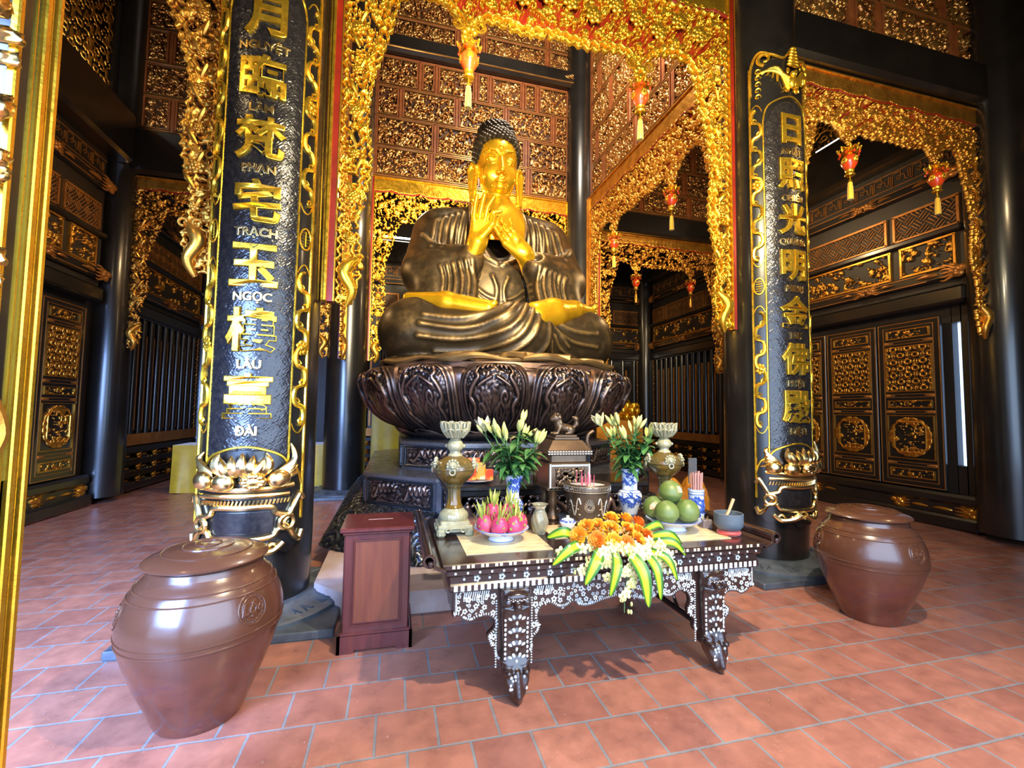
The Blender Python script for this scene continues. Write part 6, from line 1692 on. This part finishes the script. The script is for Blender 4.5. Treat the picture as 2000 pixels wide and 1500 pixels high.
gv = thing('glass_vase', 'small clear pressed-glass vase beside the dragon fruit plate', 'vase', (1.0, 3.03, TZ))
b = MB(); pr = spline([(.036, 0), (.042, .005), (.056, .06), (.058, .10), (.044, .145), (.036, .165), (.044, .19), (.058, .205)], 5)
b.lathe([tuple(p) for p in pr]+[(.052, .204), (.032, .165), (.040, .14), (.052, .10), (.050, .06), (.036, .012), (0, .010)], 56, rfun=lambda a, z: 1+.05*sin(8*a+z*60)*(.02 < z < .15)+.03*abs(sin(4*a))*(z > .19)); b.build('glass_wall', M['glass'], gv)
cp = thing('lidded_cup', 'tiny blue and white lidded cup behind the orange roses', 'cup', (1.245, 3.12, TZ+.004))
b = MB(); b.lathe([(.035, 0), (.05, .02), (.056, .04), (.05, .04)], 32); b.build('cup', M['porcelain'], cp)
b = MB(); b.lathe([(.060, .040), (.058, .046), (.04, .066), (.014, .074), (.010, .080), (.014, .088), (0, .092)], 32); l = b.build('lid', M['porcelain'], cp)
q = MB(); rl = lambda z: float(np.interp(z, [.046, .066], [.058, .04])); scene_marks(q, rl, .046, .056, [k*.8 for k in range(8)], .45, 9); q.build('painted_leaves', M['cobalt'], l)
M['slate'] = mat('slate_grey', (.085, .105, .125), (.11, .135, .155), rough=.5, scale=9, bmp=.05)
M['cushion'] = mat('red_cushion', (.62, .06, .04), rough=.6, sheen=.3)
cu = thing('bowl_cushion', 'round red cushion under the grey bowl', 'cushion', (2.31, 2.74, TZ)); b = MB(); b.lathe([(.06, 0), (.075, .008), (.08, .02), (.07, .036), (0, .038)], 32); b.build('pad', M['cushion'], cu)
bw = thing('singing_bowl', 'grey bowl on a red cushion at the right end of the altar table', 'bowl', (2.31, 2.74, TZ+.036)); b = MB(); b.lathe([(.05, 0), (.075, .006), (.093, .03), (.097, .06), (.097, .115), (.093, .118), (.086, .115), (.085, .06), (.06, .018), (0, .014)], 48); b.build('bowl_wall', M['slate'], bw)
M['palewood'] = mat('pale_wood', (.50, .28, .12), (.58, .36, .18), rough=.45, scale=12, stretch=(1, 1, .1))
sk = thing('wooden_striker', 'pale wooden striker leaning in the grey bowl', 'striker', (2.31, 2.74, TZ+.036)); b = MB()
b.tube([(-.03, .0, .075), (.01, .01, .12), (.062, .022, .205)], [.012, .0105, .012], 10); b.ell((-.038, .0, .078), (.03, .02, .02), 12, 8, Matrix.Rotation(-.7, 3, 'Y'))
for k in range(5): b.tube([(-.03, -.012+.006*k, .085), (-.055, -.022+.011*k, .065)], .006, 6)
b.build('striker_shaft', M['palewood'], sk)
ih = thing('incense_holder', 'tall blue and white jar holding pink incense, behind the pomelo plate', 'incense holder', (2.30, 3.08, TZ)); b = MB(); pr = [(.052, 0), (.058, .006), (.058, .24), (.062, .25), (.06, .262), (.054, .262), (.052, .02), (0, .02)]; b.lathe(pr, 40); hb = b.build('jar_wall', M['porcelain'], ih)
q = MB()
for z in (.012, .225, .245, .258): q.tube([(.0595*cos(a), .0595*sin(a), z) for a in np.linspace(0, 2*pi, 41)[:-1]], .0022, 5, closed=True)
for k in range(26): q.ell((.059*cos(k*.2417), .059*sin(k*.2417), .218), (.003, .003, .004), 5, 4)
scene_marks(q, lambda z: .0585, .06, .18, [-3.0, -2.5, -2.0, -1.5, 0, 1.4], 1.9, 12); q.build('painted_bird', M['cobalt'], hb)
M['incpack'] = mat('incense_bundle', (.55, .28, .24), (.42, .20, .16), rough=.5, scale=3)
bu = thing('incense_bundle', 'bundle of pinkish incense in the blue and white holder', 'incense', (2.30, 3.08, TZ+.02))
rng = random.Random(4)
for k in range(24):
    b = MB(); x, y = rng.uniform(-.035, .035), rng.uniform(-.028, .028); b.tube([(x*.8, y*.8, 0), (x*1.25, y*1.25, .37+rng.uniform(-.012, .012))], .0042, 6); b.build('incense_stick', M['incpack'], bu)
M['film'] = glass_mat('clear_film', (.85, .88, .92), .08, .92)
fb = thing('plastic_sleeve', 'clear plastic sleeve sticking up from the incense holder', 'plastic sleeve', (2.285, 3.10, TZ+.28))
b = MB(); b.box((0, 0, .12), (.075, .012, .20), bev=.004); b.build('sleeve', M['film'], fb, smooth=False)
rb = thing('red_glass_box', 'small clear box with red contents beside the grey bowl', 'box', (2.265, 2.93, TZ)); b = MB(); b.box((0, 0, .033), (.075, .06, .066), bev=.003); b.build('clear_case', glass_mat('clear_plastic', (1, .85, .85), .06, .8), rb, smooth=False)
b = MB(); b.box((0, 0, .027), (.062, .048, .045), bev=.004); b.build('red_filling', M['cushion'], rb, smooth=False); b = MB()
for s in (-1, 1): b.lathe([(.006, .06), (.006, .08), (.004, .086)], 8, (s*.02, 0, 0))
b.build('metal_caps', M['goldwh'], rb)

# ------------------------------------------------------------------ flower arrangement
fa = thing('flower_arrangement', 'spray of orange roses, cream orchids and striped leaves over the front of the altar table', 'flowers', (0, 0, 0))
def rose_mat(n, a, c): return mat(n, a, c, rough=.5, scale=9, lo=.4, hi=.62)
RM = [rose_mat('orange_rose', (.88, .30, .015), (.95, .46, .03)), rose_mat('yellow_rose', (.95, .50, .03), (.92, .38, .02)), rose_mat('red_orange_rose', (.80, .17, .015), (.90, .32, .03))]
RS = [(1.507, 2.95, .856, 1), (1.623, 2.95, .843, 1), (1.267, 2.86, .826, 0), (1.363, 2.88, .826, 0), (1.45, 2.84, .815, 0), (1.574, 2.84, .801, 0), (1.703, 2.92, .821, 2), (1.653, 2.84, .783, 1), (1.164, 2.74, .802, 0), (1.275, 2.70, .781, 2), (1.383, 2.68, .771, 1), (1.456, 2.64, .758, 2), (1.583, 2.72, .758, 0), (1.687, 2.78, .766, 2)]
def pull(p, dy): f = (p[1]-dy)/p[1]; return np.array((p[0]*f, p[1]-dy, 1.6+(p[2]-1.6)*f))
cen = Vector((1.40, 2.80, .70)); GR = MB()
for i, (x, y, z, mi) in enumerate(RS):
    c = pull((x, y, z), .17); d = (Vector(c)-cen); d.z += .05; d.y -= .06; d.normalize()
    q = MB(); rot = d.to_track_quat('Z', 'Y').to_matrix().to_4x4(); q.T = Matrix.Translation(c) @ rot; rg = random.Random(i)
    for k in range(34):
        f = (k+.5)/34; a = k*2.39996; r = .043*f**.62; tl = .10+1.15*f**1.5; wd = .013+.013*f; hh = .026+.004*f; zb_ = .012-.034*f**1.3; rf = rg.random()*6
        ca, sa = cos(a), sin(a); G = np.zeros((7, 5, 3))
        for ii, uu in enumerate(np.linspace(-1, 1, 7)):
            for jj, vv in enumerate(np.linspace(0, 1, 5)):
                wv = wd*(.55+.45*vv)*uu*(1-.25*vv**3*abs(uu)); up_ = hh*vv*(1-.18*uu*uu); cup = -.35*wd*uu*uu+.0022*vv*sin(uu*5+rf)
                rr = r*.72+cup+up_*sin(tl)+.006*vv**3; G[ii, jj] = (rr*ca-wv*sa, rr*sa+wv*ca, zb_+up_*cos(tl))
        q.grid(G)
    q.ell((0, 0, .010), (.013, .013, .028), 8, 6); q.build('rose', RM[mi], fa)
    GR.tube([tuple(c-np.array(d)*.02), tuple(cen)], .005, 5)
GR.build('rose_stems', M['stem'], fa)
def striped_leaf():
    m, nt, b = newmat('striped_leaf'); at = N(nt, 'ShaderNodeAttribute', attribute_name='stripe')
    r = ramp(nt, at.outputs['Fac'], [(.0, (.45, .55, .02)), (.22, (.55, .60, .03)), (.26, (.06, .22, .02)), (.32, (.50, .58, .03)), (.44, (.55, .60, .03)), (.48, (.05, .20, .02)), (.54, (.40, .50, .03)), (.60, (.05, .20, .02)), (1, (.03, .13, .02))])
    nt.links.new(r.outputs[0], b.inputs['Base Color']); b.inputs['Roughness'].default_value = .35; return m
M['stripe'] = striped_leaf()
LV = [(1.12, 2.70, .80, .952, 2.72, .81, .045), (1.14, 2.62, .79, .905, 2.50, .715, .042), (1.20, 2.52, .78, 1.064, 2.40, .630, .05), (1.28, 2.48, .77, 1.207, 2.38, .565, .042), (1.36, 2.46, .775, 1.424, 2.34, .500, .058), (1.46, 2.48, .77, 1.515, 2.36, .525, .042), (1.52, 2.52, .76, 1.650, 2.40, .610, .036), (1.60, 2.60, .78, 1.800, 2.53, .705, .036), (1.62, 2.66, .80, 1.850, 2.64, .735, .036), (1.63, 2.76, .81, 1.835, 2.82, .79, .034)]
for x0, y0, z0, x1, y1, z1, w in LV:
    p0, p2 = np.array((x0, y0-.02, z0)), np.array((x1, y1, z1)); p1 = (p0+p2)/2+np.array((0, -.05, .05)); P = spline([p0, p1, p2], 8); T = np.gradient(P, axis=0); nr = np.array((0, -.85, .5)); rows = []
    for k, (p, t_) in enumerate(zip(P, T)):
        s_ = np.cross(t_, nr); s_ /= np.linalg.norm(s_)+1e-9; ww = .72*w*sin(pi*min(1, .10+.90*k/(len(P)-1)))**.75+.001; up = np.cross(s_, t_); up /= np.linalg.norm(up)
        rows.append([p+s_*ww*u+up*.012*abs(u) for u in np.linspace(-1, 1, 13)])
    q = MB(); q.grid(np.array(rows)); o = q.build('striped_leaf', M['stripe'], fa)
    at = o.data.attributes.new('stripe', 'FLOAT', 'POINT'); at.data.foreach_set('value', np.tile(np.abs(np.linspace(-1, 1, 13)), len(rows)).astype(np.float32))
M['orchid'] = mat('cream_orchid', (.82, .74, .36), (.78, .76, .22), rough=.5, scale=25)
OC = [[(1.40, 2.46, .76), (1.36, 2.42, .70), (1.315, 2.40, .60), (1.30, 2.385, .46)], [(1.30, 2.52, .80), (1.20, 2.46, .76), (1.12, 2.46, .745)], [(1.20, 2.58, .80), (1.05, 2.54, .785), (.935, 2.55, .765)], [(1.45, 2.50, .79), (1.50, 2.46, .74), (1.58, 2.46, .73), (1.62, 2.44, .64)], [(1.55, 2.56, .80), (1.62, 2.50, .76), (1.68, 2.46, .68)], [(1.25, 2.50, .78), (1.24, 2.43, .70), (1.22, 2.41, .62)], [(1.22, 2.50, .78), (1.13, 2.46, .72), (1.02, 2.46, .70)], [(1.34, 2.48, .80), (1.42, 2.44, .76), (1.50, 2.43, .735)]]
for si, pts in enumerate(OC):
    P = spline(pts, 6); q = MB(); q.tube(P, .003, 5); o = q.build('orchid_spray', M['stem'], fa); rg = random.Random(si)
    n = len(P)
    for k in [0, 1]+list(range(2, n)):
        last = k/(n-1); c = P[k]+np.array((rg.uniform(-.034, .034), -.018-rg.random()*.012, rg.uniform(-.022, .022))); q = MB()
        if last > .82: q.ell(c, (.008, .008, .014), 8, 6); q.build('orchid_bud', M['bud'], o); continue
        q.T = Matrix.Translation(c) @ Matrix.Rotation(rg.uniform(-.6, .6), 4, 'Z') @ Matrix.Rotation(rg.uniform(-.5, .5), 4, 'X')
        for i in range(5):
            a = 1.5708+i*1.2566; q.ell((.019*cos(a), 0, .019*sin(a)), (.015, .004, .012), 9, 6, Matrix.Rotation(-a, 3, 'Y'))
        q.ell((0, -.008, -.004), (.007, .010, .007), 7, 5); q.build('orchid_bloom', M['orchid'], o)

# ------------------------------------------------------------------ behind the altar
def packet(c, d, rz, label, mm):
    b = MB(); b.box((0, 0, d[2]/2), d, bev=.006); o = b.build('wrapped_packet', mm, None, smooth=False); o.location = c; o.rotation_euler = (0, 0, rz); tag(o, label, 'packet', 'offering packets on the dish')
od = thing('offering_dish', 'white dish of red packets on the black shelf, behind the left lily vase', 'dish', (.78, 4.34, .91)); b = MB(); b.lathe([(.07, 0), (.10, .008), (.165, .022), (.17, .027), (.16, .027), (.09, .014), (0, .012)], 40); b.build('dish', M['porcelain'], od)
M['pkred'] = mat('red_wrapper', (.72, .06, .02), (.80, .30, .05), rough=.3, scale=18, lo=.5, hi=.58, coat=.4); M['pkor'] = mat('orange_wrapper', (.85, .28, .02), (.80, .62, .30), rough=.35, scale=16, lo=.52, hi=.6, coat=.3)
packet((.72, 4.30, .935), (.09, .06, .13), .3, 'red wrapped packet standing at the left of the white dish', M['pkred']); packet((.82, 4.34, .935), (.10, .06, .16), -.2, 'orange wrapped packet standing in the middle of the white dish', M['pkor']); packet((.90, 4.30, .935), (.07, .06, .10), .1, 'small red packet at the right of the white dish', M['pkred']); packet((.76, 4.40, .935), (.12, .06, .20), .1, 'tall red packet at the back of the white dish', M['pkred'])
tp = thing('tripod_censer', 'dark bronze tripod pot with curled handles, behind the lilies on the black shelf', 'censer', (1.36, 4.42, .91)); b = MB(); b.lathe([(.05, .09), (.13, .11), (.18, .18), (.17, .24), (.145, .27), (.17, .29), (.16, .295), (.13, .27), (0, .25)], 36)
for k in range(3): b.tube(spline([(.12*cos(k*2.094+.5), .12*sin(k*2.094+.5), .14), (.17*cos(k*2.094+.5), .17*sin(k*2.094+.5), .07), (.14*cos(k*2.094+.5), .14*sin(k*2.094+.5), 0)], 5), np.linspace(.035, .022, 11), 8)
b.build('pot', M['bronze'], tp)
for s in (-1, 1): b = MB(); b.tube(spline([(s*.16, 0, .20), (s*.24, 0, .24), (s*.20, 0, .33), (s*.22, 0, .40), (s*.17, 0, .43)], 6), np.linspace(.022, .012, 25), 8); b.build('handle', M['bronze'], tp)
M['amber'] = mat('amber_crystal', (.42, .17, .012), (.28, .085, .008), rough=.12, scale=9, coat=.6, bmp=.5, bscale=22, bdist=.02)
def amber(x, y, label):
    t = thing('amber_lamp', label, 'lamp', (x, y, .172)); b = MB(); b.lathe([(.14, 0), (.15, .02), (.11, .06)], 32); b.build('foot', M['bronze'], t)
    b = MB(); b.lathe([tuple(p) for p in spline([(.09, .06), (.14, .18), (.165, .38), (.155, .56), (.10, .70), (.045, .77), (.01, .78)], 6)], 60, rfun=lambda a, z: 1+.05*sin(9*a+z*30)*sin(z*38)); b.build('faceted_body', M['amber'], t)
amber(2.72, 4.03, 'amber faceted lamp behind the pomelos, left of the ceramic candlestick'); amber(3.10, 4.20, 'amber faceted lamp behind the incense holder, right of the ceramic candlestick')
M['silk'] = mat('yellow_silk_cloth', (.56, .34, .0), (.45, .25, .0), rough=.5, scale=5, sheen=.5, bmp=.1, bscale=12)
M['silkor'] = mat('orange_silk_cloth', (.58, .24, .012), (.48, .18, .01), rough=.45, scale=5, sheen=.5)
def draped_table(x0, x1, y0, y1, h, label, mm, seed=0, z0=.0):
    t = thing('draped_table', label, 'table', ((x0+x1)/2, (y0+y1)/2, z0)); W_, D_ = (x1-x0)/2, (y1-y0)/2; n = 220; rg = random.Random(seed); ph = [rg.random()*6 for _ in range(6)]
    per = 4*(W_+D_); rows = []
    for v in np.linspace(0, 1, 16):
        row = []
        for i in range(n):
            s = per*i/n
            if s < 2*W_: p, nn = (-W_+s, -D_), (0, -1)
            elif s < 2*W_+2*D_: p, nn = (W_, -D_+s-2*W_), (1, 0)
            elif s < 4*W_+2*D_: p, nn = (W_-(s-2*W_-2*D_), D_), (0, 1)
            else: p, nn = (-W_, D_-(s-4*W_-2*D_)), (-1, 0)
            k = v*(.022*sin(s*9+ph[0])+.016*sin(s*21+ph[1])+.012*sin(s*4+ph[2]+v*3))+.02*v
            row.append((p[0]+nn[0]*k, p[1]+nn[1]*k, h*(1-v)+.012*sin(s*9+ph[0])*(v > .95)+.0))
        rows.append(row+[row[0]])
    b = MB(); b.grid(np.array(rows)); b.add([(-W_, -D_, h), (W_, -D_, h), (W_, D_, h), (-W_, D_, h)], [(0, 1, 2, 3)]); b.build('cloth', mm, t, True, 60)
    b = MB(); b.box((0, 0, h/2-.01), (2*W_-.03, 2*D_-.03, h-.03)); b.build('table_frame', M['dark'], t, smooth=False); return t
draped_table(-3.95, -1.30, 9.65, 10.4, .88, 'low table under yellow cloth by the left slatted window', M['silk'], 1)
draped_table(-.44, .95, 9.28, 9.90, 1.62, 'yellow draped table behind the pedestal on the left', M['silk'], 2)
draped_table(-.40, 3.3, 9.98, 10.5, 1.78, 'taller orange-yellow draped altar behind the pedestal', M['silkor'], 5)
draped_table(4.25, 5.55, 9.3, 10.0, 1.42, 'orange draped table behind the right lily bouquet', M['silkor'], 3)
gs = thing('gilt_lotus_seat', 'small gold lotus seat on a dark ledge, right of the lotus throne', 'lotus seat', (5.15, 9.7, 1.42)); b = MB()
b.lathe([(.30, 0), (.34, .05), (.30, .10), (.42, .22), (.44, .30), (.30, .36), (.22, .5), (.12, .62), (0, .66)], 40)
for row, (n, r, z) in enumerate(((12, .36, .08), (12, .43, .22), (12, .40, .33))):
    for k in range(n): a = 2*pi*(k+.5*row)/n; b.ell((r*cos(a), r*sin(a), z), (.08, .08, .09), 10, 7)
b.build('gilt_petals', M['gold'], gs)

# ------------------------------------------------------------------ open door leaf in the left foreground
t = thing('door_9', None, None, (-1.03, 1.618, 0), pi/2); t['kind'] = 'structure'
b = MB(); b.box((-.075, .03, 1.85), (.15, .06, 3.5)); b.box((-.97, .03, 1.85), (.15, .06, 3.5))
for z in (.30, 1.28, 3.5): b.box((-.52, .03, z), (1.0, .06, .22))
b.build('door_frame', M['black'], t, smooth=False)
g = MB()
for x, w_, p in ((-.010, .020, .012), (-.056, .024, .012), (-.150, .020, .014)): g.box((x, -.004, 1.85), (w_, .008+p, 3.5), bev=.004)
for x in (-.030, -.040, -.085): g.box((x, -.002, 1.85), (.004, .006, 3.5))
for z in (.42, 1.16, 1.42, 3.38): g.box((-.56, -.004, z), (.75, .02, .02))
g.build('gilt_moulding', M['gold'], t, smooth=False)
q = MB(); q.tube(spline([(-.17, -.02, 1.62), (-.14, -.03, 1.52), (-.19, -.03, 1.42), (-.16, -.03, 1.32), (-.2, -.02, 1.22)], 6), .02, 8); q.build('carved_bracket', M['golddk'], t)
relief_panel('carving', -.86, -.162, 1.42, 3.38, .012, .04, M['goldwh'], t, k=0, scale=.6, thr=.15, solidall=False, back=.02)
b = MB(); b.box((-.52, .03, .79), (.80, .03, .75)); b.build('lower_panel', M['black'], t, smooth=False)
